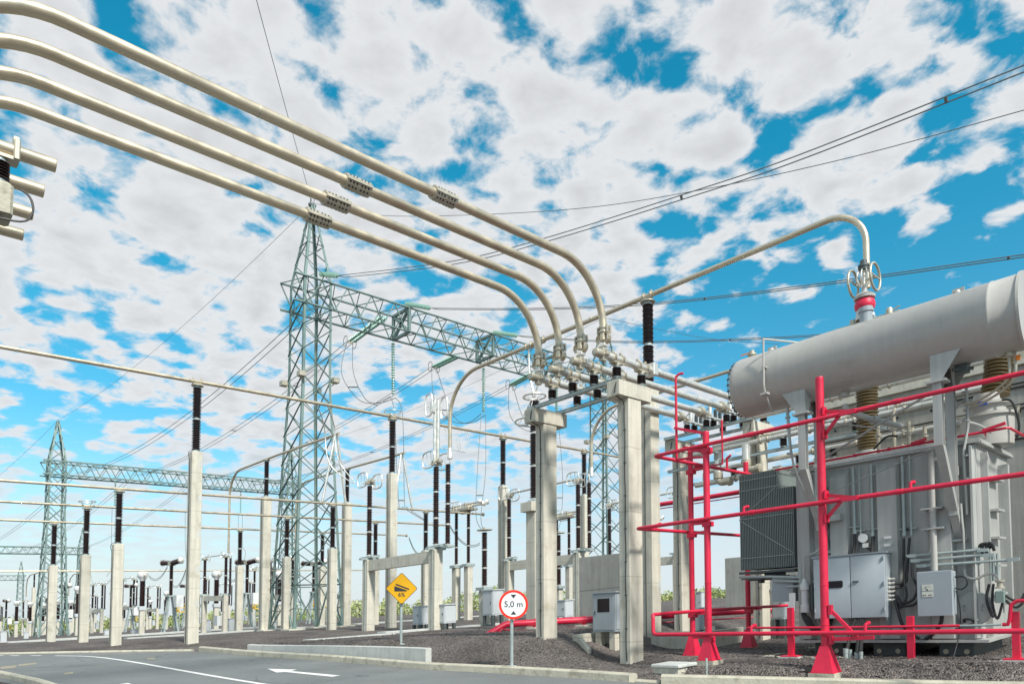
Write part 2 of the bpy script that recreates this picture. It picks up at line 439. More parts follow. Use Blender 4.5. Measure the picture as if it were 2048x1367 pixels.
def left_side(x, y):
    (ax, ay), (bx, by) = LCORNER[0], LCORNER[2]
    L = math.hypot(bx-ax, by-ay)
    return ((bx-ax)*(y-ay)-(by-ay)*(x-ax))/L
def ground(x, y, s=None):
    if s is None: s = kerb_dist(x, y)
    rz = road_z(x, y)
    hi = .03+.13*sm(22, 30, y)
    lo = -.52+.02*math.sin(x*1.3+y)
    z = lo+(hi-lo)*sm(9.5, 11.9, y-.12*(x-12))
    z += .018*math.sin(x*.9+.4*y)*math.cos(y*.7-.3*x)
    if s < 6:
        wr = along(x, y); r_ = across(x, y)/max(wr, 1)
        wid = (2.4 if r_ < .2 else .6) if r_ > -.16 else (1.0 if wr < 22 else 2.6)
        z = (rz-.05)+(z-(rz-.05))*sm(.05, wid, s)
        if s > .05: z = max(z, rz+.06*sm(.05, .5, s))
    if s <= 0:
        z = rz-.12
        ls = left_side(x, y)
        if ls < 0 and along(x, y) < 30: z = rz-.12+.2*sm(.05, .45, -ls)
    return z
def axis_steps(a, b, st, far, g=1.28):
    v = []; x = a
    while x <= b+1e-6: v.append(x); x += st
    st2 = st; x = v[-1]; up = []
    while x < far: st2 *= g; x += st2; up.append(x)
    st2 = st; x = a; dn = []
    while x > -far: st2 *= g; x -= st2; dn.append(x)
    return dn[::-1]+v+up
xs = axis_steps(-4, 34, .3, 1500); ys = axis_steps(-4, 34, .3, 1500)
gm = MB()
for yv in ys:
    for xv in xs: gm.v.append(Vector((xv, yv, ground(xv, yv))))
nx = len(xs)
for j in range(len(ys)-1):
    for i in range(nx-1):
        gm.f.append([j*nx+i, j*nx+i+1, (j+1)*nx+i+1, (j+1)*nx+i]); gm.smooth.append(True)

def gravel_mat(name, tint, sc_=22.):
    m = bpy.data.materials.new(name); m.use_nodes = True
    t = m.node_tree; n = t.nodes; l = t.links; b = n['Principled BSDF']; b.inputs['Roughness'].default_value = .9
    b.inputs['Specular IOR Level'].default_value = .25
    geo = n.new('ShaderNodeNewGeometry')
    v = n.new('ShaderNodeTexVoronoi'); v.inputs['Scale'].default_value = sc_; l.new(geo.outputs['Position'], v.inputs['Vector'])
    s = n.new('ShaderNodeSeparateColor'); l.new(v.outputs['Color'], s.inputs[0])
    cr = n.new('ShaderNodeValToRGB'); e = cr.color_ramp.elements
    e[0].color = (tint[0]*.45, tint[1]*.45, tint[2]*.45, 1); e[1].color = (tint[0]*1.75, tint[1]*1.7, tint[2]*1.65, 1)
    x = e.new(.55); x.color = (*tint, 1)
    x = e.new(.93); x.color = (tint[0]*1.5, tint[1]*1.45, tint[2]*1.4, 1)
    l.new(s.outputs[0], cr.inputs[0])
    nz = n.new('ShaderNodeTexNoise'); nz.inputs['Scale'].default_value = .7; nz.inputs['Detail'].default_value = 5; l.new(geo.outputs['Position'], nz.inputs['Vector'])
    mr = n.new('ShaderNodeMapRange'); mr.inputs[1].default_value = .3; mr.inputs[2].default_value = .7; mr.inputs[3].default_value = .66; mr.inputs[4].default_value = 1.34
    l.new(nz.outputs['Fac'], mr.inputs[0])
    mx = n.new('ShaderNodeVectorMath'); mx.operation = 'SCALE'; l.new(cr.outputs[0], mx.inputs[0]); l.new(mr.outputs[0], mx.inputs['Scale'])
    l.new(mx.outputs[0], b.inputs['Base Color'])
    bp = n.new('ShaderNodeBump'); bp.inputs['Strength'].default_value = .9; bp.inputs['Distance'].default_value = .05; bp.invert = True
    l.new(v.outputs['Distance'], bp.inputs['Height']); l.new(bp.outputs[0], b.inputs['Normal'])
    return m
GR = (.155, .138, .13)
M['gravel'] = gravel_mat('gravel', GR, 34.); M['stone'] = gravel_mat('stone', (.15, .134, .128), 9.)
go = struct(gm.build('ground', 'gravel', sharp=180))

# road
def asphalt():
    m = mat('asphalt', (.165, .175, .174), .82, var=.20, vscale=.45, bump=.35, bscale=140, dirt=((.235, .22, .19), 1.1, .6, .45))
    t = m.node_tree; n = t.nodes; l = t.links; p = n['Principled BSDF']
    src_ = p.inputs['Base Color'].links[0].from_socket
    geo = n.new('ShaderNodeNewGeometry')
    wn = n.new('ShaderNodeTexNoise'); wn.inputs['Scale'].default_value = 1.1; wn.inputs['Detail'].default_value = 6; l.new(geo.outputs['Position'], wn.inputs['Vector'])
    ad = n.new('ShaderNodeVectorMath'); ad.operation = 'MULTIPLY_ADD'; l.new(wn.outputs['Color'], ad.inputs[0]); ad.inputs[1].default_value = (1.2, 1.2, 0); l.new(geo.outputs['Position'], ad.inputs[2])
    vo = n.new('ShaderNodeTexVoronoi'); vo.feature = 'DISTANCE_TO_EDGE'; vo.inputs['Scale'].default_value = .23; l.new(ad.outputs[0], vo.inputs['Vector'])
    cr = n.new('ShaderNodeMapRange'); cr.inputs[1].default_value = .0; cr.inputs[2].default_value = .006; cr.inputs[3].default_value = .62; cr.inputs[4].default_value = 1; l.new(vo.outputs['Distance'], cr.inputs[0])
    gn = n.new('ShaderNodeTexNoise'); gn.inputs['Scale'].default_value = 45; gn.inputs['Detail'].default_value = 3; l.new(geo.outputs['Position'], gn.inputs['Vector'])
    gm_ = n.new('ShaderNodeMapRange'); gm_.inputs[1].default_value = .3; gm_.inputs[2].default_value = .7; gm_.inputs[3].default_value = .86; gm_.inputs[4].default_value = 1.14; l.new(gn.outputs['Fac'], gm_.inputs[0])
    mu = n.new('ShaderNodeMath'); mu.operation = 'MULTIPLY'; l.new(cr.outputs[0], mu.inputs[0]); l.new(gm_.outputs[0], mu.inputs[1])
    sc_ = n.new('ShaderNodeVectorMath'); sc_.operation = 'SCALE'; l.new(src_, sc_.inputs[0]); l.new(mu.outputs[0], sc_.inputs['Scale']); l.new(sc_.outputs[0], p.inputs['Base Color'])
    return m
M['asphalt'] = asphalt()
rm = MB()
pl = [p+Vector((0, 0, 0)) for p in KERB]
for p in pl: p.z = road_z(p.x, p.y)
back = []
for (r_, d_) in ((30, -20), (-40, -20)):
    x, y = site(r_, d_); back.append(Vector((x, y, road_z(x, y))))
n0 = len(pl)
fan = Vector((*site(0, -12), 0)); fan.z = road_z(fan.x, fan.y)
vs = [fan]+pl+back
rm.add(vs, [(0, i, i+1) for i in range(1, len(vs)-1)]+[(0, len(vs)-1, 1)], True)
struct(rm.build('road', 'asphalt', sharp=180))

# kerbs: separate cast strips, rounded top edge
def strip(pts, wd, h, below=.15, ch=.03, inward=1):
    mb = MB(); n = len(pts); rings = []
    for i, p in enumerate(pts):
        a = pts[max(0, i-1)]; b = pts[min(n-1, i+1)]
        t = Vector((b.x-a.x, b.y-a.y, 0)).normalized(); nn = Vector((-t.y, t.x, 0))*inward
        zb = road_z(p.x, p.y)
        prof = [(0, -below), (0, h-ch), (ch, h), (wd-ch, h), (wd, h-ch), (wd, -below)]
        rings.append([Vector((p.x, p.y, zb+q))+nn*o for o, q in prof])
    vs = sum(rings, []); k = 6; fs = [list(range(k-1, -1, -1)), list(range((n-1)*k, n*k))]
    for i in range(n-1):
        for j in range(k-1): fs.append((i*k+j, i*k+j+1, (i+1)*k+j+1, (i+1)*k+j))
    return mb.add(vs, fs)
def refine(pts, st=.6):
    out = []
    for a, b in zip(pts[:-1], pts[1:]):
        m_ = max(1, int((b-a).length/st))
        out += [a.lerp(b, i/m_) for i in range(m_)]
    return out+[pts[-1]]
def smooth_pl(pts, it=3):
    for _ in range(it):
        q = [pts[0]]
        for a, b in zip(pts[:-1], pts[1:]): q += [a.lerp(b, .25), a.lerp(b, .75)]
        pts = q+[pts[-1]]
    return pts
k1 = strip(smooth_pl([pd(*k) for k in KP[:6]], 2), .16, .06)
struct(k1.build('kerb', 'kerb'))
k2 = strip(smooth_pl([pd(400, 22.75), pd(440, 21.75)]+[pd(*k) for k in KP[7:16]]+[pd(1256, 12.63)], 2), .17, .15)
struct(k2.build('kerb', 'kerb'))
k3 = strip([pd(1270, 12.58), pd(1316, 12.26)], .14, .05)
struct(k3.build('kerb', 'kerb'))
k4 = strip(refine([pd(1320, 12.2), pd(1700, 11.05), pd(2048, 10.25), pd(2600, 9.2)]), .18, .17)
struct(k4.build('kerb', 'kerb'))
kl = [Vector((*p, 0)) for p in LCORNER]
struct(strip(refine(kl), .14, .12, inward=-1).build('kerb', 'kerb'))

# painted markings, 4 mm above the asphalt
def paint(name, polys, m='marking', lift=.004):
    mb = MB()
    for poly in polys:
        P = [road_at(px, py, lift) for px, py in poly]
        mb.add(P, [tuple(range(len(P)))])
    return struct(mb.build(name, m))
def line_px(pts, wd):
    P = [road_at(px, py, .004) for px, py in pts]; P = smooth_pl(P, 2)
    mb = MB(); vs = []
    for i, p in enumerate(P):
        a = P[max(0, i-1)]; b = P[min(len(P)-1, i+1)]
        t = Vector((b.x-a.x, b.y-a.y, 0)).normalized(); nn = Vector((-t.y, t.x, 0))*wd/2
        for q in (p+nn, p-nn): vs.append(Vector((q.x, q.y, road_z(q.x, q.y)+.004)))
    mb.add(vs, [(2*i, 2*i+2, 2*i+3, 2*i+1) for i in range(len(P)-1)])
    return mb
struct(line_px([(110, 1310), (185, 1311), (260, 1321), (350, 1337), (440, 1353), (560, 1372), (700, 1396)], .12).build('lane_line', 'marking'))
for a, b in ((-2, 6), (20, 38), (62, 83)):
    struct(line_px([(a, 1309.5), ((a+b)/2, 1309.6), (b, 1309.7)], .12).build('lane_line', 'marking'))
struct(line_px([(190, 1309), (300, 1303), (400, 1298)], .14).build('lane_line', 'faded'))
paint('lane_arrow', [[(535, 1336), (594, 1337.6), (582, 1340.6), (681, 1349.4), (664, 1352), (570, 1342.4), (553, 1343.5)]])
paint('lane_arrow', [[(238, 1367), (256, 1364.4), (268, 1368.6), (420, 1386), (395, 1390), (250, 1372)]])
paint('lane_line', [[(0, 1332), (34, 1329), (30, 1334), (2, 1337)], [(38, 1327), (75, 1323.5), (72, 1327), (36, 1331)]], 'faded')
paint('asphalt_patch', [[(130, 1344), (146, 1342), (146, 1346), (128, 1348)], [(295, 1315), (310, 1314.4), (309, 1317), (294, 1317)]], 'faded')

# loose stones lying on the gravel near the road
st = MB(); vlist = []; flist = []
ocf = [(0, 2, 4), (2, 1, 4), (1, 3, 4), (3, 0, 4), (2, 0, 5), (1, 2, 5), (3, 1, 5), (0, 3, 5)]
cnt = 0
while cnt < 18000:
    d_ = 9.8+15*rnd.random()**1.6; px_v = rnd.uniform(380, 2250)
    x, y = site((px_v-CX)/FPX*d_, d_)
    s_ = kerb_dist(x, y)
    if s_ < .2: continue
    z = ground(x, y, s_); a = rnd.uniform(.011, .025)
    if rnd.random() < .03: a *= 1.7
    c, s2 = math.cos(rnd.random()*6.3), math.sin(rnd.random()*6.3)
    o = len(vlist); zz = z+GRADE*across(x, y)
    for vx, vy, vz in ((1, 0, 0), (-1, 0, 0), (0, 1, 0), (0, -1, 0), (0, 0, 1), (0, 0, -1)):
        ax = a*rnd.uniform(.7, 1.35); q = (vx*ax, vy*ax*.8, vz*a*.75+vx*a*.25)
        vlist.append((x+q[0]*c-q[1]*s2, y+q[0]*s2+q[1]*c, zz+q[2]+a*.15))
    flist += [(p+o, q+o, r_+o) for p, q, r_ in ocf]; cnt += 1
me = bpy.data.meshes.new('gravel'); me.from_pydata(vlist, [], flist); me.materials.append(M['stone'])
o = bpy.data.objects.new('gravel', me); col.objects.link(o); o['kind'] = 'stuff'

# retaining wall
wpts = smooth_pl([pd(497, 21.1), pd(560, 20.1), pd(659, 18.75), pd(760, 17.25), pd(852, 16.0)], 3)
wm = MB(); rings = []
for i, p in enumerate(wpts):
    a = wpts[max(0, i-1)]; b = wpts[min(len(wpts)-1, i+1)]
    t = Vector((b.x-a.x, b.y-a.y, 0)).normalized(); nn = Vector((-t.y, t.x, 0))
    f_ = i/(len(wpts)-1); zt = .035-.135*f_
    rings.append([Vector((p.x, p.y, zt-.8)), Vector((p.x, p.y, zt-.012)), Vector((p.x, p.y, zt))+nn*.012, Vector((p.x, p.y, zt))+nn*.17, Vector((p.x, p.y, zt-.8))+nn*.17])
vs = sum(rings, []); n = len(rings)
wm.add(vs, [list(range(4, -1, -1)), list(range((n-1)*5, n*5))]+[(i*5+j, i*5+j+1, (i+1)*5+j+1, (i+1)*5+j) for i in range(n-1) for j in range(4)])
tag(wm.build('retaining_wall', 'pale_concrete'), 'low curved pale concrete retaining wall behind the kerb below the yellow sign', 'retaining wall')

# far green growth
tm = MB(); vlist = []; flist = []
mt = bpy.data.materials.new('far_foliage'); mt.use_nodes = True
b_ = mt.node_tree.nodes['Principled BSDF']; b_.inputs['Roughness'].default_value = .8
oi = mt.node_tree.nodes.new('ShaderNodeNewGeometry'); ns = mt.node_tree.nodes.new('ShaderNodeTexNoise'); ns.inputs['Scale'].default_value = .35; ns.inputs['Detail'].default_value = 4
cr_ = mt.node_tree.nodes.new('ShaderNodeValToRGB'); cr_.color_ramp.elements[0].color = (.15, .24, .07, 1); cr_.color_ramp.elements[1].color = (.46, .46, .20, 1)
cr_.color_ramp.elements[0].position = .35; cr_.color_ramp.elements[1].position = .65
mt.node_tree.links.new(oi.outputs['Position'], ns.inputs['Vector']); mt.node_tree.links.new(ns.outputs['Fac'], cr_.inputs[0]); mt.node_tree.links.new(cr_.outputs[0], b_.inputs['Base Color'])
for k in range(5200):
    px_v = rnd.uniform(-150, 2300)
    d_ = rnd.uniform(150, 175)
    hmax = 3.4+1.6*math.sin(px_v*.021)*math.sin(px_v*.0071+1)+1.0*math.sin(px_v*.09)
    hmax *= .34 if px_v > 1150 else (.75 if px_v < 700 else .9)
    x, y = site((px_v-CX)/FPX*d_, d_); z0 = .12+GRADE*across(x, y)
    base = rnd.random()**.8*max(hmax, .8)+.1
    for q in range(8):
        o = len(vlist); c = Vector((x, y, z0+base))+Vector((rnd.gauss(0, .7), rnd.gauss(0, .7), rnd.gauss(0, .35)))
        u = Vector((rnd.gauss(0, 1), rnd.gauss(0, 1), rnd.gauss(0, 1))).normalized()*rnd.uniform(.16, .40)
        v = u.cross(Vector((rnd.gauss(0, 1), rnd.gauss(0, 1), rnd.gauss(0, 1)))).normalized()*rnd.uniform(.1, .28)
        vlist += [c-u, c+v, c+u, c-v]; flist.append((o, o+1, o+2, o+3))
me = bpy.data.meshes.new('far_trees'); me.from_pydata([tuple(p) for p in vlist], [], flist); me.materials.append(mt)
o = bpy.data.objects.new('far_trees', me); col.objects.link(o); o['kind'] = 'stuff'

# ================================================================ busbars crossing the road
TY = [9.0, 9.62, 10.24, 10.86]; XV = 11.32; ZU = 7.63; ZL = 5.86; XL = .38
SLEEVE = [7.09, 5.81, 5.79, 5.79]
names = ['uppermost', 'second from top', 'third from top', 'lowest']
def sleeve(parent, x, y, z):
    mb = MB().lathe((x-.23, y, z), [(.09, 0), (.115, .005), (.115, .455), (.09, .46)], 20, (1, 0, 0))
    for a in (0, math.pi):
        mb.bar((x-.225, y+  .118*math.cos(a), z+  .118*math.sin(a)), (x+.225, y+  .118*math.cos(a), z+  .118*math.sin(a)), .03, .05)
    bt = mb; bt.mi = 1
    for a in (R(205), R(240), R(150), R(300)):
        for k in range(6):
            px_ = x-.17+.06*k+(.03 if k > 2 else 0)
            n = Vector((0, math.cos(a), math.sin(a)))
            bt.lathe(Vector((px_, y, z))+n*.106, [(.017, 0), (.017, .0115)], 8, n)
    mb.build('coupling_sleeve', ['fitting', 'rubber'], parent)
for i, y in enumerate(TY):
    t = thing('overhead_bus_tube', 'thick aluminium bus tube arching over the road, %s of four' % names[i], 'bus tube', (XV, y, ZL), 'aluminium bus tubes arching over the road')
    a0 = arc_bend((XL, y, 6.0), (XL, y, ZU), (XV, y, ZU), 1.28); a1 = arc_bend((XL, y, ZU), (XV, y, ZU), (XV, y, 6.0), 1.28)
    mid = [a0[-1].lerp(a1[0], k/6) for k in range(1, 6)]
    MB().tube([(XL, y, 6.05)]+a0+mid+a1+[(XV, y, 6.16)], .078, 22).build('tube', 'aluminium', t)
    sleeve(t, SLEEVE[i], y, ZU)
    if i == 0:
        MB().lathe((3.9, y, ZU), [(.079, 0), (.081, .004), (.081, .012), (.079, .016)], 20, (1, 0, 0), cap=False).build('weld_seam', 'fitting', t)
    cl = MB().lathe((XV, y, 6.40), [(.078, 0), (.103, .004), (.103, .045), (.078, .05)], 20)
    cl.lathe((XV, y, 6.31), [(.078, 0), (.103, .004), (.103, .045), (.078, .05)], 20)
    for dy in (-.115, .115):
        cl.bar((XV-.03, y+dy, 6.30), (XV-.03, y+dy, 6.45), .035, .05); cl.bar((XV+.07, y+dy, 6.30), (XV+.07, y+dy, 6.45), .035, .05)
    cl.build('band_clamp', 'fitting', t)
    fx = MB()
    fx.tube([(XV-.02+.03*math.cos(a), y+.17*math.cos(a)*1.0, 6.2+.13*math.sin(a)) for a in [math.pi*(1-k/8) for k in range(9)]], .03, 6) if False else None
    for s_ in (-1, 1):                                           # looped flexible straps either side of the tube end
        pts = [(XV, y+s_*.08, 6.30), (XV, y+s_*.15, 6.26), (XV, y+s_*.165, 6.18), (XV, y+s_*.12, 6.10), (XV, y+s_*.03, 6.08)]
        P = smooth_pl([Vector(p) for p in pts], 2)
        vs = []
        for p in P: vs += [p+Vector((-.06, 0, 0)), p+Vector((.06, 0, 0)), p+Vector((.06, 0, -.012)), p+Vector((-.06, 0, -.012))]
        n_ = len(P); fx.add(vs, [(k*4+j, k*4+(j+1) % 4, k*4+4+(j+1) % 4, k*4+4+j) for k in range(n_-1) for j in range(4)]+[(3, 2, 1, 0), (n_*4-4, n_*4-3, n_*4-2, n_*4-1)], True)
    fx.build('flexible_strap', 'aluminium', t)
    MB().cbox((XV, y, 6.02), .14, .17, .07, .01).lathe((XV, y, 5.94), [(.05, 0), (.05, .1)], 12).build('terminal_block', 'silver', t)

def tube_clamp(parent, x, y, z, r=.08):
    mb = MB()
    for dx in (-.14, .14):
        mb.lathe((x+dx-.022, y, z), [(r, 0), (r+.028, .003), (r+.028, .041), (r, .044)], 18, (1, 0, 0))
        mb.bar((x+dx, y, z+r+.01), (x+dx, y, z+r+.07), .04, .06)
        mb.bar((x+dx, y-r-.02, z-.03), (x+dx, y-r-.02, z+.04), .05, .03); mb.bar((x+dx, y+r+.02, z-.03), (x+dx, y+r+.02, z+.04), .05, .03)
    mb.box((x-.17, y-.075, z-r-.035), (x+.17, y+.075, z-r-.008)).lathe((x, y, z-r-.075), [(.085, 0), (.085, .04)], 14)
    return mb.build('tube_clamp', 'fitting', parent)
CHX = [11.76, 12.64]; CHX2 = [17.45, 18.35]
XEND = [17.1, 17.15, 17.1, 17.0]
for i, y in enumerate(TY):
    t = thing('lower_bus_tube', 'straight silver bus tube on the concrete T columns, %s from the camera' % ORD[i+1], 'bus tube', (XV, y, ZL), 'straight silver bus tubes on the T columns')
    MB().tube([(XV-.16, y, ZL), (14, y, ZL), (XEND[i], y, ZL)], .08, 20).build('tube', 'silver', t)
    MB().lathe((XV-.30, y, ZL), [(.05, 0), (.078, .012), (.086, .03), (.086, .2), (.08, .22)], 18, (1, 0, 0)).build('end_cap', 'fitting', t)
    MB().box((XV-.06, y-.13, ZL-.03), (XV+.06, y+.13, ZL+.06)).box((XV-.09, y-.05, ZL-.14), (XV+.05, y+.05, ZL+.13)).build('terminal_block', 'fitting', t)
    for cx in CHX: tube_clamp(t, cx, y, ZL)
    if i == 0:
        MB().box((12.95, y-.13, ZL-.12), (13.12, y+.13, ZL+.15), .02).build('joint_cover', 'silver', t)
    # bell-mouthed expansion fitting at the far end
    MB().lathe((XEND[i]-.05, y, ZL), [(.08, 0), (.14, .02), (.145, .16), (.13, .20), (.12, .16), (.1, .05)], 18, (1, 0, 0)).build('bell_fitting', 'fitting', t)
    for s_ in (-.09, .09):
        MB().tube(smooth_pl([Vector(p) for p in ((XEND[i]+.1, y+s_, ZL), (XEND[i]+.3, y+s_*.7, ZL-.03), (XEND[i]+.5, y+s_*.5, ZL-.05))], 2), .03, 8).build('flexible_strap', 'aluminium', t)

# short support insulators
def small_ins():
    t = thing('support_insulator', 'x', 'insulator', raw=True)
    MB().lathe((0, 0, .025), sheds(.20, .062, .098, 6), 18).build('porcelain', 'porcelain', t, raw=True)
    MB().lathe((0, 0, 0), [(.075, 0), (.075, .026)], 14).build('flange', 'galvanised', t, raw=True); MB().lathe((0, 0, .224), [(.07, 0), (.07, .03)], 14).build('flange', 'galvanised', t, raw=True)
    return t
SI = small_ins(); si_used = []
for j, cx in enumerate(CHX):
    for i, y in enumerate(TY):
        place(SI, si_used, (cx, y, 5.45), 'short brown insulator under the %s straight tube from the camera, %s front channel' % (ORD[i+1], ('nearer', 'farther')[j]), 'short brown support insulators under the bus tubes')

# T-headed columns and the channels they carry
def t_column(x, y, label, heads=5.05, w=.46, top=5.37):
    z = ground(x, y)-.25
    t = thing('concrete_column', label, 'column', (x, y, z), 'concrete T columns of the lower bus')
    MB().cbox((x, y, z), w, .28, heads-z-.002, .012).build('shaft', 'concrete', t)
    MB().cbox((x, y, heads), 1.16, .33, top-heads, .012).build('crosshead', 'concrete', t)
    zg = ground(x, y)
    pts = [(x-.08, y-.19, top-.05), (x-.45, y-.185, top-.12), (x-.38, y-.18, heads-.02), (x-.26, y-.10, heads-.08)]
    xc = x-w/2-.012; n_ = 14
    pts = [Vector((x-.5, y-.10, top+.04)), Vector((x-.595, y-.08, top-.08)), Vector((x-.59, y-.05, heads+.02)), Vector((x-.45, y-.04, heads-.03)), Vector((xc, y-.04, heads-.07))]
    for k in range(1, n_+1): pts.append(Vector((xc, y-.04+.012*math.sin(k*2.1), heads-.07-(heads-zg-.1)*k/n_)))
    MB().tube(smooth_pl(pts, 1), .011, 6).build('earth_cable', 'rubber', t)
    cl = MB()
    for k in range(1, 8): cl.box((xc-.012, y-.07, heads-(heads-zg)*k/8), (xc+.01, y-.01, heads-(heads-zg)*k/8+.02))
    cl.build('cable_clip', 'dark_steel', t)
    return t
t_column(12.2, 9.0, 'nearest tall concrete T column standing right of the grey cabinet with glazed door')
t_column(12.2, 11.47, 'concrete T column just right of the round height limit sign')
t_column(18.05, 9.0, 'concrete T column standing behind the dark radiator of the transformer')
t_column(18.05, 11.47, 'concrete T column standing behind the two slim red posts')
def channel(x, y0, y1, z, label, s_=.05):
    t = MB().box((x-.05, y0, z), (x+.05, y1, z+.012)).box((x-.05, y0, z+.012), (x-.04, y1, z+.075)).box((x+.04, y0, z+.012), (x+.05, y1, z+.075)).box((x-.05, y0, z+.066), (x+.05, y1, z+.076))
    o = t.build('steel_channel', 'galvanised'); tag(o, label, 'steel channel', 'galvanised channels between the T columns'); return o
channel(CHX[0], 8.9, 11.62, 5.373, 'galvanised channel on the road side ends of the two front T columns')
channel(CHX[1], 8.9, 11.62, 5.373, 'galvanised channel on the far ends of the two front T columns')
for j, x in enumerate(CHX2): channel(x, 8.85, 11.62, 5.373, 'galvanised channel on the rear pair of T columns, %s' % ('nearer of two', 'farther of two')[j])
for j, x in enumerate((17.6, 18.5)):
    channel(x, 5.6, 11.6, 4.42-.35*j, 'lower galvanised channel beside the rear T columns, %s' % ('upper one', 'bottom one')[j])
for j, cx in enumerate(CHX2):
    for i, y in enumerate(TY):
        place(SI, si_used, (cx, y, 5.45), 'short brown insulator on the rear T columns, %s tube from the camera, %s channel' % (ORD[i+1], ('nearer', 'farther')[j]), 'short brown support insulators under the bus tubes')
        if j == 0: place(SI, si_used, (cx+.42, y+.02, 5.50), 'short brown insulator between the rear channels, %s tube line from the camera' % ORD[i+1], 'short brown support insulators under the bus tubes')
for j, (cx, zz) in enumerate(((17.6, 4.50), (18.5, 4.15))):
    for k, y in enumerate((6.3, 7.2, 8.1, 10.0, 10.9)):
        place(SI, si_used, (cx, y, zz), 'short brown insulator on the %s lower channel behind the transformer, %s from the right' % (('upper', 'bottom')[j], ORD[k+1]), 'short brown support insulators under the bus tubes')
# isolating links (open switch blades) between the bell fittings and the rear tubes
for i, y in enumerate(TY):
    t = thing('link_switch', 'silver blade switch past the end of the %s straight tube from the camera' % ORD[i+1], 'switch', (17.7, y, 5.75), 'blade switches at the ends of the lower bus tubes')
    MB().box((17.35, y-.05, 5.76), (18.5, y+.05, 5.80)).box((17.4, y-.1, 5.72), (17.52, y+.1, 5.78)).box((18.28, y-.1, 5.72), (18.42, y+.1, 5.78)).build('blade', 'silver', t)
    MB().tube([(17.65, y, 5.8), (17.65, y, 6.22)], .06, 14).build('upright_tube', 'silver', t)
    for xx in (17.95, 18.2): MB().box((xx-.035, y-.04, 5.801), (xx+.035, y+.04, 6.0)).box((xx-.035, y-.03, 6.0), (xx+.06, y+.03, 6.05)).build('hook', 'dark_steel', t)
    MB().bar((17.3, y-.02, 5.85), (17.65, y, 6.08), .02).build('arcing_rod', 'dark_steel', t)
# rear tubes running along the fire wall to the transformer
RZ = [(17.55, 5.45, 3.4, 9.2), (18.1, 5.02, 3.4, 10.4), (17.6, 4.80, 4.2, 10.9), (18.5, 4.42, 3.2, 10.9), (18.1, 4.0, 5.2, 11.0)]
for i, (x, z, ya, yb) in enumerate(RZ):
    t = thing('wall_bus_tube', 'silver bus tube along the fire wall behind the transformer, %s from the top' % ORD[i+1], 'bus tube', (x, yb, z), 'silver bus tubes along the fire wall')
    MB().tube([(x, yb, z), (x, (ya+yb)/2, z), (x, ya, z)], .072, 16).build('tube', 'silver', t)
    for k, yy in enumerate((ya+.1, ya+1.1, ya+2.2, ya+3.3, ya+4.4)):
        if yy > yb: break
        mb = MB()
        for dy in (-.1, .1): mb.lathe((x, yy+dy, z), [(.072, 0), (.098, .003), (.098, .04), (.072, .043)], 14, (0, 1, 0))
        mb.box((x-.03, yy-.1, z+.1), (x+.03, yy+.14, z+.13)); mb.build('tube_clamp', 'fitting', t)
# drop tubes with elbows beside the radiator
for i, (px, yb, ex) in enumerate(((1434, 965, .0), (1490, 940, .0))):
    p = at(px, 800, y=10.0-.9*i); x, y = p.x, p.y
    q = at(px, yb, y=y); z = q.z
    t = thing('drop_tube', ('silver drop tube with an elbow left of the radiator', 'silver drop tube partly behind the radiator top corner')[i], 'bus tube', (x, y, z), 'silver drop tubes beside the radiator')
    MB().tube([(x, y, 4.75), (x, y, z+.15)], .1, 16).build('tube', 'silver', t)
    MB().lathe((x, y, z+.12), [(.1, 0), (.13, .01), (.13, .17), (.1, .18)], 16).tube(arc_bend((x, y, z+.2), (x, y, z), (x, y-.6, z), .15)+[Vector((x, y-.36, z))], .095, 14).lathe((x, y-.3, z), [(.1, 0), (.125, .01), (.125, .1), (.1, .11)], 14, (0, -1, 0)).build('elbow', 'fitting', t)

# stubs of the same bus on the other side of the road (left edge)
for i, y in enumerate(TY):
    t = thing('bus_stub', 'open tube end at the left edge, %s' % ('topmost of four', 'second of four', 'third of four, behind the concrete block', 'lowest of four')[i], 'bus tube', (1.2, y, ZL), 'bus tube ends at the left edge')
    MB().tube([(1.6, y, ZL+.06), (0, y, ZL+.06), (-2.5, y, ZL+.06)], .072, 20, caps=False).lathe((1.6, y, ZL+.06), [(.072, -.001), (.0745, 0), (.072, .008), (.064, .008), (.062, -.03)], 20, (1, 0, 0), cap=False).build('tube', 'aluminium', t)
    MB().lathe((1.58, y, ZL+.06), [(.0001, 0), (.063, .001)], 16, (1, 0, 0)).build('end_plug', 'fitting', t)
    if i == 0:
        MB().box((1.21, y-.10, ZL-.06), (1.27, y+.10, ZL+.16), .012).box((1.215, y-.03, ZL+.161), (1.265, y+.05, ZL+.22)).box((.9, y-.08, ZL-.07), (1.26, y+.08, ZL-.035)).build('tube_clamp', 'fitting', t)
place(SI, si_used, (1.10, 9.0, 5.53), 'short brown insulator under the topmost tube end at the left edge', 'short brown support insulators under the bus tubes', scale=1.0)
t_ = thing('concrete_column', 'concrete column head tinted for reflected light, with a looped cable at the left edge', 'column', (.70, 9.05, -1), 'concrete T columns of the lower bus')
MB().cbox((.64, 9.02, 5.16), 1.16, .33, .34, .03).build('crosshead', 'kerb', t_)  # tan kerb colour stands in for light reflected onto ordinary concrete
MB().cbox((.50, 9.02, -1.0), .46, .28, 6.158, .012).build('shaft', 'concrete', t_)
MB().tube(smooth_pl([Vector(p) for p in ((1.28, 8.87, 5.46), (1.37, 8.85, 5.40), (1.40, 8.84, 5.24), (1.33, 8.86, 5.10), (1.05, 8.9, 5.10), (.74, 9.0, 5.05))], 2), .012, 6).build('earth_cable', 'rubber', t_)

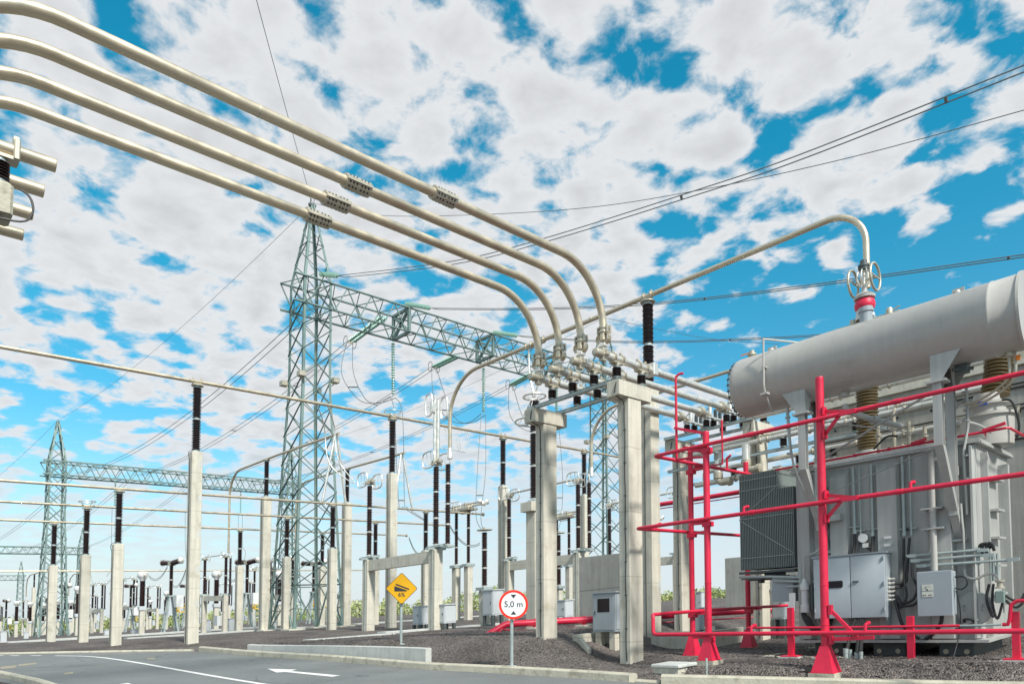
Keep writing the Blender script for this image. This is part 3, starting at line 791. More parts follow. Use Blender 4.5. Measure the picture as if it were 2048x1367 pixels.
# ================================================================ tall posts and their insulators
def stack(name, h, rc, rs, n, units=2, cap=True, ring=False, mat_='porcelain', seg=16, small=.012):
    t = thing(name, 'x', 'insulator', raw=True)
    fl = .07; uh = (h-fl*(units+1))/units
    fm = MB()
    for u in range(units):
        MB().lathe((0, 0, fl+u*(uh+fl)), sheds(uh, rc, rs, n, small), seg).build('porcelain_unit', mat_, t, raw=True)
    for u in range(units+1):
        z = u*(uh+fl); MB().lathe((0, 0, z), [(rs*.78, 0), (rs*.78, fl*.3), (rc*1.15, fl*.35), (rc*1.15, fl*.65), (rs*.78, fl*.7), (rs*.78, fl)] if 0 < u < units else [(rs*.8, 0), (rs*.8, fl)], seg).build('flange', 'galvanised', t, raw=True)
    if cap:
        mb = MB().lathe((0, 0, h), [(rs*1.35, 0), (rs*1.35, .03)], seg).box((-.09, -.06, h+.03), (.09, .06, h+.07))
        mb.build('tube_saddle', 'fitting', t, raw=True)
    if ring:
        mb = MB().tube([(.34*math.cos(a), .34*math.sin(a), h+.24) for a in [2*math.pi*k/24 for k in range(24)]], .022, 8, closed=True)
        for k in range(4):
            a = math.pi/2*k+.6; mb.tube([(.1*math.cos(a), .1*math.sin(a), h+.02), (.2*math.cos(a), .2*math.sin(a), h+.05), (.33*math.cos(a), .33*math.sin(a), h+.23)], .014, 6)
        mb.build('corona_ring', 'silver', t, raw=True)
    return t
P_TALL = stack('post_insulator', 2.4, .10, .155, 17); u_tall = []
P_LOW = stack('post_insulator', 1.9, .088, .135, 17); u_low = []
def sq_column(x, y, top, w, label, group, plates=True):
    z = ground(x, y)-.3
    t = thing('concrete_column', label, 'column', (x, y, z), group)
    MB().cbox((x, y, z), w, w, top-z, .012).build('shaft', 'concrete', t)
    zg = z+.3; mb = MB(); xc = x-w/2-.01
    mb.tube(smooth_pl([Vector((x-.1, y, top+.06)), Vector((xc-.05, y, top+.02)), Vector((xc-.07, y, top-.12)), Vector((xc, y, top-.3)), Vector((xc, y+.01, (top+zg)/2)), Vector((xc, y, zg))], 2), .009, 5)
    mb.build('earth_cable', 'rubber', t)
    if plates:
        pm = MB()
        for k in range(5): pm.box((x+w/2-.13, y-w/2-.003, top-.55-1.25*k), (x+w/2-.02, y-w/2+.01, top-.33-1.25*k))
        pm.build('inset_plate', 'pale_concrete', t)
    return t
GT = 'tall square concrete posts under the high bus tubes'; GI = 'long brown post insulators of the high bus tubes'
tall = [(9.15, 'first', 'left of the big lattice tower'), (17.53, 'second', 'directly behind the yellow warning sign'), (24.24, 'third', 'just left of the height limit sign'), (30.6, 'fourth', 'seen between the two front T columns')]
for x, o_, wh in tall:
    sq_column(x, 25.8, 6.85, .37, 'tall square concrete post of the high bus, %s' % wh, GT)
    place(P_TALL, u_tall, (x, 25.8, 6.85), 'long brown insulator on the tall post %s' % wh, GI)
sq_column(15.95, 11.12, 6.55, .40, 'tall square concrete post close behind the nearest T column', GT)
place(P_TALL, u_tall, (15.95, 11.12, 6.55), 'long brown ribbed insulator under the sloping tube, right above the nearest T column', GI)
# rings seen on the second post of the row
t = thing('corona_ring', 'flat ring above the insulator behind the yellow sign', 'corona ring', (17.53, 25.8, 9.3))
mb = MB().tube([(17.53+.36*math.cos(a), 25.8+.36*math.sin(a), 9.62) for a in [2*math.pi*k/28 for k in range(28)]], .02, 8, closed=True)
mb.build('ring', 'silver', t)
mb = MB()
for k in range(4):
    a = math.pi/2*k+.7; mb.tube([(17.53+.12*math.cos(a), 25.8+.12*math.sin(a), 9.33), (17.53+.2*math.cos(a), 25.8+.2*math.sin(a), 9.35), (17.53+.36*math.cos(a), 25.8+.36*math.sin(a), 9.61)], .014, 6)
mb.build('spoke', 'silver', t)
t = thing('high_bus_tube', 'long bus tube on the tall concrete posts, reaching the left edge', 'bus tube', (9.15, 25.8, 9.4))
MB().tube([(-3+3.9*k, 25.8, 9.41) for k in range(11)], .066, 14).build('tube', 'aluminium', t)
for x, _, _ in tall: tube_clamp(t, x, 25.8, 9.41, .066)
rg = MB()
for xx in (20.35, 21.6):
    for s_ in (-.08, .08): rg.tube(oval((xx+s_, 25.8, 8.85), X_, Z_, .30, .55, 26, .8), .012, 6, closed=True)
rg.tube([(20.3, 25.75, 8.3), (21.7, 25.75, 8.3)], .02, 6)
rg.build('vibration_loop', 'silver', t)

# sloping high-voltage tube from the transformer bushing to the disconnector
XH, ZH = 15.95, 9.16
t = thing('high_voltage_tube', 'bus tube from the red ringed bushing, sloping left and bending down to the disconnector', 'bus tube', (XH, 11.1, ZH))
b0 = arc_bend((XH, 5.4, 7), (XH, 5.4, ZH-.05), (XH, 12, ZH), .85); b1 = arc_bend((XH, 12, ZH), (XH, 19.8, ZH), (XH, 19.8, 6.2), 1.5)
MB().tube([(XH, 5.4, 7.25)]+b0+[b0[-1].lerp(b1[0], k/8) for k in range(1, 8)]+b1+[(XH, 19.8, 6.25)], .068, 18).build('tube', 'aluminium', t)
for yy in (11.12, 15.2, 15.75):
    mb = MB()
    for dy in (-.12, .12):
        mb.lathe((XH, yy+dy-.02, ZH), [(.068, 0), (.092, .003), (.092, .037), (.068, .04)], 14, (0, 1, 0)); mb.bar((XH, yy+dy, ZH+.07), (XH, yy+dy, ZH+.12), .035)
    mb.box((XH-.06, yy-.15, ZH-.10), (XH+.06, yy+.15, ZH-.07)); mb.build('tube_clamp', 'fitting', t)
MB().lathe((XH, 13.1, ZH), [(.068, 0), (.076, .004), (.076, .06), (.068, .064)], 14, (0, 1, 0)).build('weld_seam', 'fitting', t)
mb = MB()
for yy in (15.2, 15.75): mb.tube(smooth_pl([Vector((XH, yy, ZH-.08)), Vector((XH, yy, ZH-.4)), Vector((XH-.02, yy-.03, 8.2)), Vector((XH, 15.5, 7.4))], 2), .03, 8)
mb.build('down_lead', 'silver', t)
MB().lathe((XH, 19.8, 6.22), [(.10, 0), (.10, .1), (.085, .12), (.085, .38), (.068, .4)], 14).build('end_socket', 'silver', t)

# ================================================================ lower three bus rows
LB = [(28.0, [7.3, 15.9, 21.05, 28.5], 24.8), (32.5, [7.3, 15.95, 21.05, 28.5], 26.0), (37.8, [7.2, 15.85, 20.8, 28.5], 26.8)]
rows = ['nearest', 'middle', 'farthest']
GC = 'concrete posts under the three low bus tubes'; GL = 'brown post insulators of the three low bus tubes'
wh = [['third from the left edge', 'just right of the lattice tower foot', 'beside the open disconnector', 'far right of the row'],
      ['second from the left edge', 'centred inside the lattice tower', 'left of the portal frame', 'far right of the row'],
      ['first from the left edge', 'left of the lattice tower', 'right inside the lattice tower', 'far right of the row']]
for i, (y, xs_, xe) in enumerate(LB):
    t = thing('low_bus_tube', 'slim bus tube low across the left half of the yard, %s of three' % ('upper', 'middle', 'lowest')[i], 'bus tube', (xs_[0], y, 5.73), 'three low bus tubes across the yard')
    MB().tube([(-4+(xe+4)*k/10, y, 5.74) for k in range(11)], .05, 12).build('tube', 'aluminium', t)
    MB().lathe((xe, y, 5.74), [(.06, 0), (.09, .01), (.09, .1), (.02, .12)], 12, (1, 0, 0)).build('end_cap', 'fitting', t)
    for j, x in enumerate(xs_[:3]+([xs_[3]] if xs_[3] < xe else [])):
        sq_column(x, y, 3.72, .33, 'slim concrete post of the %s low bus, %s' % (rows[i], wh[i][j]), GC, False)
        place(P_LOW, u_low, (x, y, 3.72), 'brown ribbed insulator of the %s low bus, %s' % (rows[i], wh[i][j]), GL)
    if i == 1:
        rg = MB().tube([(xs_[0]+.3*math.cos(a), y+.3*math.sin(a), 5.92) for a in [2*math.pi*k/24 for k in range(24)]], .02, 8, closed=True)
        for k in range(4): rg.tube([(xs_[0]+.1*math.cos(k*1.57+.5), y+.1*math.sin(k*1.57+.5), 5.65), (xs_[0]+.3*math.cos(k*1.57+.5), y+.3*math.sin(k*1.57+.5), 5.92)], .013, 6)
        tag(rg.build('corona_ring', 'silver'), 'flat ring above the second slim post from the left edge', 'corona ring')
# sloping tubes of the neighbouring bay, each held by a post and two legs
for i, (x, ys_, ye, yp, lab) in enumerate(((15.95, 27.9, 39.6, 34.9, 'left of the big lattice tower'), (20.7, 29.6, 41.0, 34.9, 'right of the big lattice tower'))):
    t = thing('sloping_bus_tube', 'sloping bus tube with a bent down end %s' % ('crossing behind the big lattice tower', 'right of the big lattice tower')[i], 'bus tube', (x, yp, 9), 'sloping bus tubes of the rear bay')
    zt = 9.1
    bb = arc_bend((x, ys_, zt), (x, ye, zt), (x, ye, 5), 1.4)
    MB().tube([(x, ys_-.25, zt-.25), (x, (ys_+ye)/2, zt-.06)]+bb+[(x, ye, 4.6)], .06, 12).build('tube', 'aluminium', t)
    lg = MB()
    for s_ in (-1, 1): lg.tube([(x+s_*.06, ys_, zt-.3), (x+s_*.58, 28.0 if i == 0 else ys_-.2, 5.8)], .055, 10)
    lg.tube([(x-.25, ys_, 7.9), (x+.25, ys_, 7.9)], .02, 6)
    lg.build('drop_leg', 'silver', t)
    sq_column(x, yp, 7.05, .42, 'tall concrete post under a sloping tube, %s' % lab, GT, False)
    place(P_LOW, u_low, (x, yp, 7.08), 'dark insulator on the tall concrete post %s' % lab, GI)

# ================================================================ lattice gantries
def tower(parent, cx, cy, zb, prof, levels, lw, bw, detail=True, peak=None):
    """prof: (z, half width) corners; levels: panel heights"""
    def hw(z):
        for (z0, w0), (z1, w1) in zip(prof[:-1], prof[1:]):
            if z0 <= z <= z1: return w0+(w1-w0)*(z-z0)/(z1-z0)
        return prof[-1][1]
    def P(sx_, sy_, z): h = hw(z); return Vector((cx+sx_*h, cy+sy_*h, z))
    br = MB(); A = br.angle if detail else br.bar
    sides = [((-1, -1), (1, -1)), ((1, -1), (1, 1)), ((1, 1), (-1, 1)), ((-1, 1), (-1, -1))]
    for k, (z0, z1) in enumerate(zip(levels[:-1], levels[1:])):
        for (a, b) in sides:
            a0, b0, a1, b1 = P(*a, z0), P(*b, z0), P(*a, z1), P(*b, z1)
            nrm = ((a0+b0)/2-Vector((cx, cy, z0))).normalized()
            if k == 0:
                m = (a1+b1)/2
                A(a0, m, bw*1.2, nrm) if detail else A(a0, m, bw)
                A(b0, m, bw*1.2, nrm) if detail else A(b0, m, bw)
                A(a1, b1, bw*1.1, nrm) if detail else A(a1, b1, bw)
                if detail:
                    q = a0.lerp(m, .45); A(q, a0.lerp(a1, .5), bw*.7, nrm); A(b0.lerp(m, .45), b0.lerp(b1, .5), bw*.7, nrm)
                    A(q, a1.lerp(a0, .03), bw*.6, nrm); A(b0.lerp(m, .45), b1.lerp(b0, .03), bw*.6, nrm)
            elif peak is not None and z0 >= peak-.01:
                if (k % 2): A(a0, b1, bw*.8, nrm) if detail else A(a0, b1, bw)
                else: A(b0, a1, bw*.8, nrm) if detail else A(b0, a1, bw)
                if k % 2 and detail: A(a1, b1, bw*.6, nrm)
            else:
                off = nrm*bw*.3
                A(a0+off, b1+off, bw, nrm) if detail else A(a0, b1, bw)
                A(b0-off, a1-off, bw*.9, nrm) if detail else A(b0, a1, bw)
    tw = br.build('tower', 'tower', parent)
    for sx_, sy_ in ((-1, -1), (1, -1), (1, 1), (-1, 1)):
        lg = MB(); zs = [p[0] for p in prof]
        for z0, z1 in zip(zs[:-1], zs[1:]):
            p, q = P(sx_, sy_, z0), P(sx_, sy_, z1)
            lg.add([p+Vector((a*-sx_, b*-sy_, 0)) for a, b in ((0, 0), (lw, 0), (lw, lw*.16), (lw*.16, lw*.16), (lw*.16, lw), (0, lw))]+[q+Vector((a*-sx_, b*-sy_, 0)) for a, b in ((0, 0), (lw, 0), (lw, lw*.16), (lw*.16, lw*.16), (lw*.16, lw), (0, lw))], [(i, (i+1) % 6, 6+(i+1) % 6, 6+i) for i in range(6)]+[(5, 4, 3, 2, 1, 0), (6, 7, 8, 9, 10, 11)])
        if detail:
            p = P(sx_, sy_, zb)
            lg.box((p.x-.16, p.y-.16, zb-.02), (p.x+.16, p.y+.16, zb+.02)); lg.bar(p+Vector((0, 0, 0)), p+Vector((-sx_*.2, -sy_*.2, .3)), .03, .2)
            if sx_ < 0 and sy_ > 0:                              # climbing pegs
                for k in range(30):
                    q = P(sx_, sy_, 2.5+.45*k); lg.bar(q, q+Vector((-.14, .02, 0)), .016)
        lg.build('leg', 'tower', tw)
    if detail:
        ft = MB()
    return tw, P
def gbeam(parent, x0, x1, cy, hw_, z0, z1, n, cw, bw, detail=True):
    ch = MB(); A = ch.angle if detail else ch.bar
    for sy_ in (-1, 1):
        for z in (z0, z1):
            ch.angle((x0, cy+sy_*hw_, z), (x1, cy+sy_*hw_, z), cw, (0, 0, 1)) if detail else ch.bar((x0, cy+sy_*hw_, z), (x1, cy+sy_*hw_, z), cw)
    st = (x1-x0)/n
    for k in range(n):
        xa, xb, xm = x0+k*st, x0+(k+1)*st, x0+(k+.5)*st
        for sy_ in (-1, 1):
            y = cy+sy_*(hw_+.01)
            ch.bar((xa, y, z1), (xm, y, z0), bw); ch.bar((xm, y, z0), (xb, y, z1), bw)
        for z in (z0, z1):
            s_ = 1 if z == z0 else -1
            ch.bar((xa, cy-s_*hw_, z), (xm, cy+s_*hw_, z), bw*.8); ch.bar((xm, cy+s_*hw_, z), (xb, cy-s_*hw_, z), bw*.8)
    return ch.build('beam', 'tower', parent)
def attach_frame(parent, x, cy, hw_, z0, z1, w_):
    mb = MB()
    c = [(x, cy-hw_, z0), (x, cy+hw_, z0), (x, cy+hw_, z1), (x, cy-hw_, z1)]
    for i in range(4): mb.bar(c[i], c[(i+1) % 4], w_*1.3)
    mb.bar(c[0], c[2], w_*1.2); mb.bar(c[1], c[3], w_*1.2)
    return mb.build('cross_frame', 'tower', parent)
GX, GY = 17.4, 33.2
PH = [17.7, 23.1, 29.6, 35.7]
def gantry(cy, label, xs2, detail=True, zg=.1):
    g = thing('lattice_gantry', label, 'gantry', (xs2[0], cy, zg), 'green grey lattice gantries')
    for x in xs2:
        if detail:
            lv = [zg, 2.35]+[2.35+(16.7-2.35)*(1-(1-k/10)**1.12) for k in range(1, 11)]+[18.1, 19.15, 20.1, 21.0, 21.8, 22.4]
            tower(g, x, cy, zg, [(zg, 1.37), (12.6, .80), (18.1, .78), (22.4, .09)], lv, .13, .054, True, 18.1)
        else:
            lv = [zg, 2.35, 4.4, 6.4, 8.3, 10.1, 11.8, 13.5, 15.1, 16.7, 18.1, 19.4, 20.6, 21.6, 22.4]
            tower(g, x, cy, zg, [(zg, 1.3), (12.6, .80), (18.1, .78), (22.4, .09)], lv, .16, .075, False, 18.1)
    gbeam(g, xs2[0]-1.3, xs2[-1]+1.3, cy, .78, 16.7, 18.1, int((xs2[-1]-xs2[0]+2.6)/1.45), .12 if detail else .14, .052 if detail else .075, detail)
    if detail:
        for x in PH[1:]: attach_frame(g, x, cy, .78, 16.7, 18.1, .12)
        for x in xs2:
            fl = MB()
            for sx_, sy_ in ((-1, -1), (1, -1), (1, 1), (-1, 1)):
                m = MB(); q = Vector((x+sx_*.95, cy+sy_*.95, 12.9))
                m.box((q.x-.17, q.y-.17, 12.8), (q.x+.17, q.y+.17, 13.05)); m.bar((q.x, q.y, 12.8), (x+sx_*.75, cy+sy_*.75, 12.6), .05)
                m.build('floodlight', 'fitting', g)
            MB().tube([(x-.1, cy, 22.3), (x-.1, cy, 22.7)], .03, 6).tube([(x+.1, cy, 22.3), (x+.12, cy+.05, 22.9)], .02, 6).bar((x-.2, cy, 22.38), (x+.2, cy, 22.38), .12).build('peak_fitting', 'dark_steel', g)
    return g
gantry(GY, 'big nearest lattice gantry with a tall peaked tower behind the bus posts', [GX, 41.8])
gantry(84.5, 'smaller lattice gantry at left behind the slim posts, in front of two farther ones', [16.1, 41.8], False)
gantry(172., 'distant lattice gantry whose beam ends low near the left edge, third one back', [11., 38.], False)
gantry(259., 'farthest and smallest lattice gantry at the left edge of the picture', [12., 41.], False)
for px, py, w_ in ((540, 1263, 1.0), (607, 1265, 1.2), (692, 1257, 1.0)):
    p = at(px, py, d=35.9)
for sx_, sy_ in ((-1, -1), (1, -1), (1, 1), (-1, 1)):
    x, y = GX+sx_*1.37, GY+sy_*1.37
    tag(MB().cbox((x, y, ground(x, y)-.3), .85, .85, .36, .01).build('footing', 'concrete'), 'square concrete footing under the %s leg of the big lattice tower' % {(-1, -1): 'front', (1, -1): 'right', (1, 1): 'back', (-1, 1): 'left'}[(sx_, sy_)], 'footing', 'concrete footings of the big lattice tower')

# ================================================================ conductors and strings
def pts_in(plane, pts):
    return [at(px, py, **plane) for px, py in pts]
def catm(P, n=8):
    out = []
    for i in range(len(P)-1):
        p0 = P[max(0, i-1)]; p1 = P[i]; p2 = P[i+1]; p3 = P[min(len(P)-1, i+2)]
        for k in range(n):
            t = k/n
            out.append(.5*((2*p1)+(p2-p0)*t+(2*p0-5*p1+4*p2-p3)*t*t+(3*p1-p0-3*p2+p3)*t**3))
    return out+[P[-1]]
def tail(P):                                                     # the span goes on past the frame and rises to its next tower
    a, b = P[-2], P[-1]; t = (b-a)/max(1e-6, abs(b.y-a.y)); out = []; p = b.copy()
    for k in range(12):
        t = Vector((t.x, t.y, t.z+.012)); p = p+t*5; out.append(p.copy())
    return out
def conductor(label, cat, runs, r=.018, group=None, spacer=(), name='overhead_line'):
    t = thing(name, label, cat, runs[0][0], group)
    for P in runs: MB().tube(P, r, 6).build('wire', 'wire', t)
    if spacer and len(runs) == 2:
        for f_ in spacer:
            i = int(f_*(len(runs[0])-1)); MB().bar(runs[0][i], runs[1][i], .06).build('spacer', 'wire', t)
    return t
def string(p, q, label, n=18, r=.125, twin=0, m='glass_disc'):
    p, q = Vector(p), Vector(q); t = thing('insulator_string', label, 'insulator string', p, 'green glass insulator strings')
    ax = (q-p); L = ax.length; pr = [(.018, 0)]
    for k in range(n):
        z = L*(.04+.92*k/n); s_ = L*.92/n
        pr += [(.03, z), (r*.95, z+.18*s_), (r, z+.34*s_), (r*.55, z+.42*s_), (.035, z+.5*s_)]
    pr += [(.018, L)]
    if twin:
        side = ax.cross(Z_).normalized()*twin
        for s_ in (-1, 1): MB().lathe(p+side*s_, pr, 10, ax).build('disc_string', m, t)
        MB().bar(q-side*1.3, q+side*1.3, .06, .12).build('yoke_plate', 'fitting', t)
        for s_ in (-1, 1):
            c = q+side*s_*2.1; MB().tube(oval(c, ax.normalized(), Z_, .22, .32, 18, .8), .022, 6, closed=True).build('grading_ring', 'wire', t)
    else: MB().lathe(p, pr, 10, ax).build('disc_string', m, t)
    return t
yb = GY-.78
fwd_runs = [
 (17.8, [(640, 548), (676, 551)], [(676, 551), (900, 523), (1083, 478), (1400, 378), (1600, 309), (2060, 126)], 'highest right hand'),
 (23.2, [(810, 607), (862, 616)], [(862, 616), (1080, 616), (1310, 605), (1600, 572), (2060, 507)], 'middle right hand'),
 (29.6, [(986, 664), (1036, 671)], [(1036, 671), (1200, 681), (1330, 682), (1480, 677), (1660, 667), (1900, 640)], 'lowest right hand')]
for x, s_, c_, w_ in fwd_runs:
    a, b = pts_in(dict(x=x), s_)
    string(a, b, 'green glass insulator string on the gantry beam starting the %s twin line' % w_, 17, .13)
    P = catm(pts_in(dict(x=x), c_)); P += tail(P); Q = [p+Vector((.06, 0, -.05 if x > 20 else -.11)) for p in P]; Q[0] = P[0]
    conductor('%s twin conductor rising from the big gantry' % w_, 'power line', [P, Q], .017, 'twin conductors strung from the gantries', (.45, .72))
back_runs = [
 (23.1, [(771, 632), (700, 684)], (23.1, 84.5), 'second phase'), (29.6, [(916, 711), (868, 734)], (29.6, 84.5), 'third phase'), (35.7, [(1068, 745), (1022, 770)], (35.7, 84.5), 'fourth phase')]
for x, s_, e, w_ in back_runs:
    a, b = pts_in(dict(x=x), s_); e_ = Vector((e[0], e[1]-2.2, 17.0))
    string(a, b, 'twin glass strings slanting down left behind the gantry beam, %s' % w_, 20, .12, .16)
    P = sag(b+Vector((-.2, .1, 0)), e_, 1.3); Q = sag(b+Vector((.2, .1, 0)), e_+Vector((.4, 0, 0)), 1.3)
    conductor('twin conductor running down left to the smaller gantry, %s' % w_, 'power line', [P, Q], .02, 'twin conductors strung from the gantries', (.2, .45))
P = sag((17.7, 34.6, 17.2), (17.7, 84, 17), 1.6); conductor('twin conductor passing behind the big tower to the smaller gantry', 'power line', [P, [p+Vector((.4, 0, 0)) for p in P]], .02, 'twin conductors strung from the gantries')
for k in range(3):
    x = (17.7, 23.1, 29.6)[k]; P = sag((x, 87, 17), (x-3+k, 171, 17), 3.0); conductor('faint twin line between the smaller gantry and the one behind, %s from the left' % ORD[k+1], 'power line', [P, [p+Vector((.4, 0, 0)) for p in P]], .02, 'twin conductors strung from the gantries')
pk = Vector((GX, GY, 22.5)); pk2 = Vector((16.1, 84.5, 22.5)); pr_ = Vector((41.8, GY, 22.5)); pr2 = Vector((41.8, 84.5, 22.5))
p_ = at(519, -6, d=22.5)
conductor('thin wire running from the tower peak up to the top edge', 'earth wire', [sag(pk, pk+(p_-pk)*2.6, .5)], .012, None, name='earth_wire')
P = catm([pk]+pts_in(dict(x=17.4), [(745, 429), (900, 431), (1156, 417), (1400, 380), (1700, 315), (2060, 217)])); P += tail(P)
conductor('thin wire running right from the tower peak across the clouds', 'earth wire', [P], .011, None, name='earth_wire')
conductor('thin wire running left from the big tower peak down to the smaller tower peak', 'earth wire', [sag(pk, pk2, 1.0)], .011, None, name='earth_wire')
conductor('thin wire from the smaller tower peak down past the left edge', 'earth wire', [sag(pk2, (11, 172, 22.5), 2)], .014, None, name='earth_wire')
conductor('thin wire running right from the second peak of the big gantry', 'earth wire', [catm([pr_]+pts_in(dict(x=41.8), [(1400, 674), (1560, 688)]))], .014, None, name='earth_wire')
conductor('thin wire running left from the second peak of the big gantry', 'earth wire', [sag(pr_, pr2, 1.2)], .014, None, name='earth_wire')
# hanging strings, jumpers and droppers
def dev(a, b, n=10): return [a.lerp(b, k/n) for k in range(n+1)]
hang = [(786, 682, 794, 23.0, 'left of three'), (967, 733, 828, 29.6, 'middle of three'), (1113, 772, 838, 35.7, 'right of three')]
HB = []
for px, y0, y1, x, w_ in hang:
    a = Vector((x, GY, 16.62)); a = at(px, y0, y=GY); b = at(px, y1, y=GY)
    string(a, b, 'green glass insulator string hanging straight down from the gantry beam, %s' % w_, 20, .12); HB.append(b)
ends = [at(*p, x=x) for p, x in (((700, 684), 23.1), ((868, 734), 29.6), ((1022, 770), 35.7))]
mids = [[(695, 745), (722, 796), (752, 806)], [(880, 795), (905, 838), (938, 845)], [(1032, 830), (1060, 860), (1090, 855)]]
for k in range(3):
    runs = []
    for s_ in (-.2, .2):
        P = [ends[k]+Vector((s_, 0, 0))]
        for j, (qx, qy) in enumerate(mids[k]): P.append(at(qx+s_*60*(1-j*.35), qy, d=along(*ends[k][:2])*(1-(j+1)/4)+along(*HB[k][:2])*(j+1)/4))
        P.append(HB[k]+Vector((s_, 0, 0))); runs.append(catm(P))
    conductor('looped jumper cables hanging from the slanting strings to the %s hanging string' % ('left', 'middle', 'right')[k], 'jumper cable', runs, .02, 'looped jumper cables under the gantry', (.4,), name='jumper_cable')
drop_to = [[(797, 830), (803, 1000), (812, 1015), (850, 1040)], [(963, 940), (957, 1030), (966, 1060)], [(1117, 950), (1118, 1030), (1113, 1064)]]
for k in range(3):
    runs = []; d0 = along(*HB[k][:2]); d1 = (37.5, 38., 45.)[k]
    for s_ in (-.18, .18):
        P = [HB[k]+Vector((s_, 0, 0))]; n_ = len(drop_to[k])
        for j, (qx, qy) in enumerate(drop_to[k]): P.append(at(qx+s_*45*(1-.8*j/(n_-1)), qy, d=d0+(d1-d0)*(j+1)/n_))
        runs.append(catm(P))
    conductor('pair of vertical dropper cables below the %s hanging string' % ('left', 'middle', 'right')[k], 'dropper cable', runs, .018, 'vertical dropper cables under the gantry', (.5,), name='dropper_cable')

# ================================================================ disconnectors on concrete portal frames
def portal(x, y0, y1, label, zt=2.98, w=.38):
    zg = ground(x, (y0+y1)/2)-.3
    t = thing('portal_frame', label, 'portal frame', (x, y0, zg), 'concrete portal frames of the disconnectors')
    for y in (y0, y1):
        c = MB().cbox((x, y, zg), w, w, zt-zg, .012).build('column', 'pale_concrete' if 0 else 'concrete', t)
        MB().tube([(x-w/2-.01, y-.05, zt-.05), (x-w/2-.012, y-.06, (zt+zg)/2), (x-w/2-.01, y-.03, zg)], .014, 5).build('conduit', 'galvanised', c)
    MB().box((x-.15, y0+w/2+.001, zt-.46), (x+.15, y1-w/2-.001, zt-.03)).build('beam', 'concrete', t)
    return t
def ins_col(parent, x, y, z0, h, units=3, rs=.125, rc=.085, n=12):
    fl = .06; uh = (h-fl*(units+1))/units
    for u in range(units):
        z = z0+fl+u*(uh+fl)
        p = MB().lathe((x, y, z), sheds(uh, rc, rs, n, .01), 14).build('insulator_unit', 'porcelain', parent)
        MB().lathe((x, y, z-fl), [(rs*.8, 0), (rs*.8, fl*.4), (rc, fl*.45), (rc, fl*.6), (rs*.8, fl*.65), (rs*.8, fl)], 14).build('flange', 'silver', p)
def rings(parent, x, y, z, a=.36, b=.30, off=.36, r=.028):
    for s_ in (-1, 1):
        g = MB().tube(oval((x+s_*off, y, z), Y_, Z_, a, b, 28, .6), r, 8, closed=True)
        for k in (-.12, .12): g.tube([(x+s_*off, y+k, z+b*.97), (x+s_*off*.9, y+k, z), (x+s_*off, y+k, z-b*.97)], .016, 6)
        g.bar((x, y, z-.1), (x+s_*off, y+.12, z-b*.5), .03)
        g.build('grading_ring', 'silver', parent)
def disconnector(x, y0, y1, label, opened=False, zt=2.98, h=3.0, third=True):
    t = thing('disconnector', label, 'disconnector', (x, y0, zt), 'disconnectors with paired loop rings')
    zi = zt+.16; ztop = zi+h
    for y in (y0, y1):
        b = MB().box((x-.42, y-.09, zt+.002), (x+.42, y+.09, zt+.08)).box((x-.12, y-.42, zt+.08), (x+.12, y+.42, zt+.15)).box((x+.28, y-.2, zt+.08), (x+.4, y+.2, zt+.22))
        b.build('base_frame', 'galvanised', t)
        ins_col(t, x, y, zi, h)
    if third: ins_col(t, x+.12, y0-.55, zi-.05, h+.05, 4, .11, .075, 10); MB().box((x-.05, y0-.75, zt+.03), (x+.3, y0-.42, zi-.05)).build('drive_base', 'galvanised', t)
    for y in (y0, y1):
        hd = MB().box((x-.2, y-.12, ztop), (x+.2, y+.12, ztop+.06)).box((x-.09, y-.28, ztop+.06), (x+.09, y+.22, ztop+.15)).lathe((x, y, ztop+.05), [(.1, 0), (.11, .08), (.06, .16)], 12)
        for k in (-.12, 0, .12): hd.tube([(x-.12, y+k, ztop+.1), (x, y+k+.03, ztop+.26), (x+.12, y+k, ztop+.1)], .02, 6)
        hd.build('contact_head', 'fitting', t); rings(t, x, y, ztop+.16)
    if opened:
        bl = MB()
        for s_ in (-.075, .075): bl.tube([(x+s_, y0, ztop+.1), (x+s_, y0, ztop+2.45)], .065, 14)
        bl.box((x-.2, y0-.05, ztop+2.1), (x+.2, y0+.05, ztop+2.22)).box((x-.24, y0-.1, ztop+1.95), (x-.12, y0+.1, ztop+2.3)).build('blade', 'silver', t)
        for s_ in (-1, 1):
            g = MB().tube(oval((x+s_*.36, y0, ztop+2.2), Y_, Z_, .2, .42, 28, .6), .028, 8, closed=True); g.bar((x+s_*.1, y0, ztop+2.15), (x+s_*.36, y0+.2, ztop+2.2), .03)
            g.build('grading_ring', 'silver', t)
    else:
        MB().tube([(x, y0-.2, ztop+.2), (x, (y0+y1)/2, ztop+.2), (x, y1+.2, ztop+.2)], .055, 12).build('blade', 'silver', t)
    return t
for x, lab, o_ in ((15.95, 'behind the yellow sign', True), (24., 'partly hidden behind the second T column from the left', False), (32., 'seen between the nearest T column and the radiator', False)):
    portal(x, 20.6, 25.1, 'concrete portal frame %s' % lab)
    disconnector(x, 20.6, 25.1, ('open disconnector with upright twin blade ' if o_ else 'closed disconnector with level blade, ')+lab, o_)
# tube drop of the second phase
x = 24.
t = thing('bent_bus_tube', 'bus tube bending down between the two front T columns', 'bus tube', (x, 19.8, 9))
bb = arc_bend((x, 10, ZH), (x, 19.8, ZH), (x, 19.8, 6), 1.5)
MB().tube([(x, 12, ZH)]+bb+[(x, 19.8, 6.35)], .068, 14).build('tube', 'aluminium', t)
MB().lathe((x, 19.8, 6.3), [(.10, 0), (.10, .1), (.085, .12), (.085, .38), (.068, .4)], 14).build('end_socket', 'silver', t)
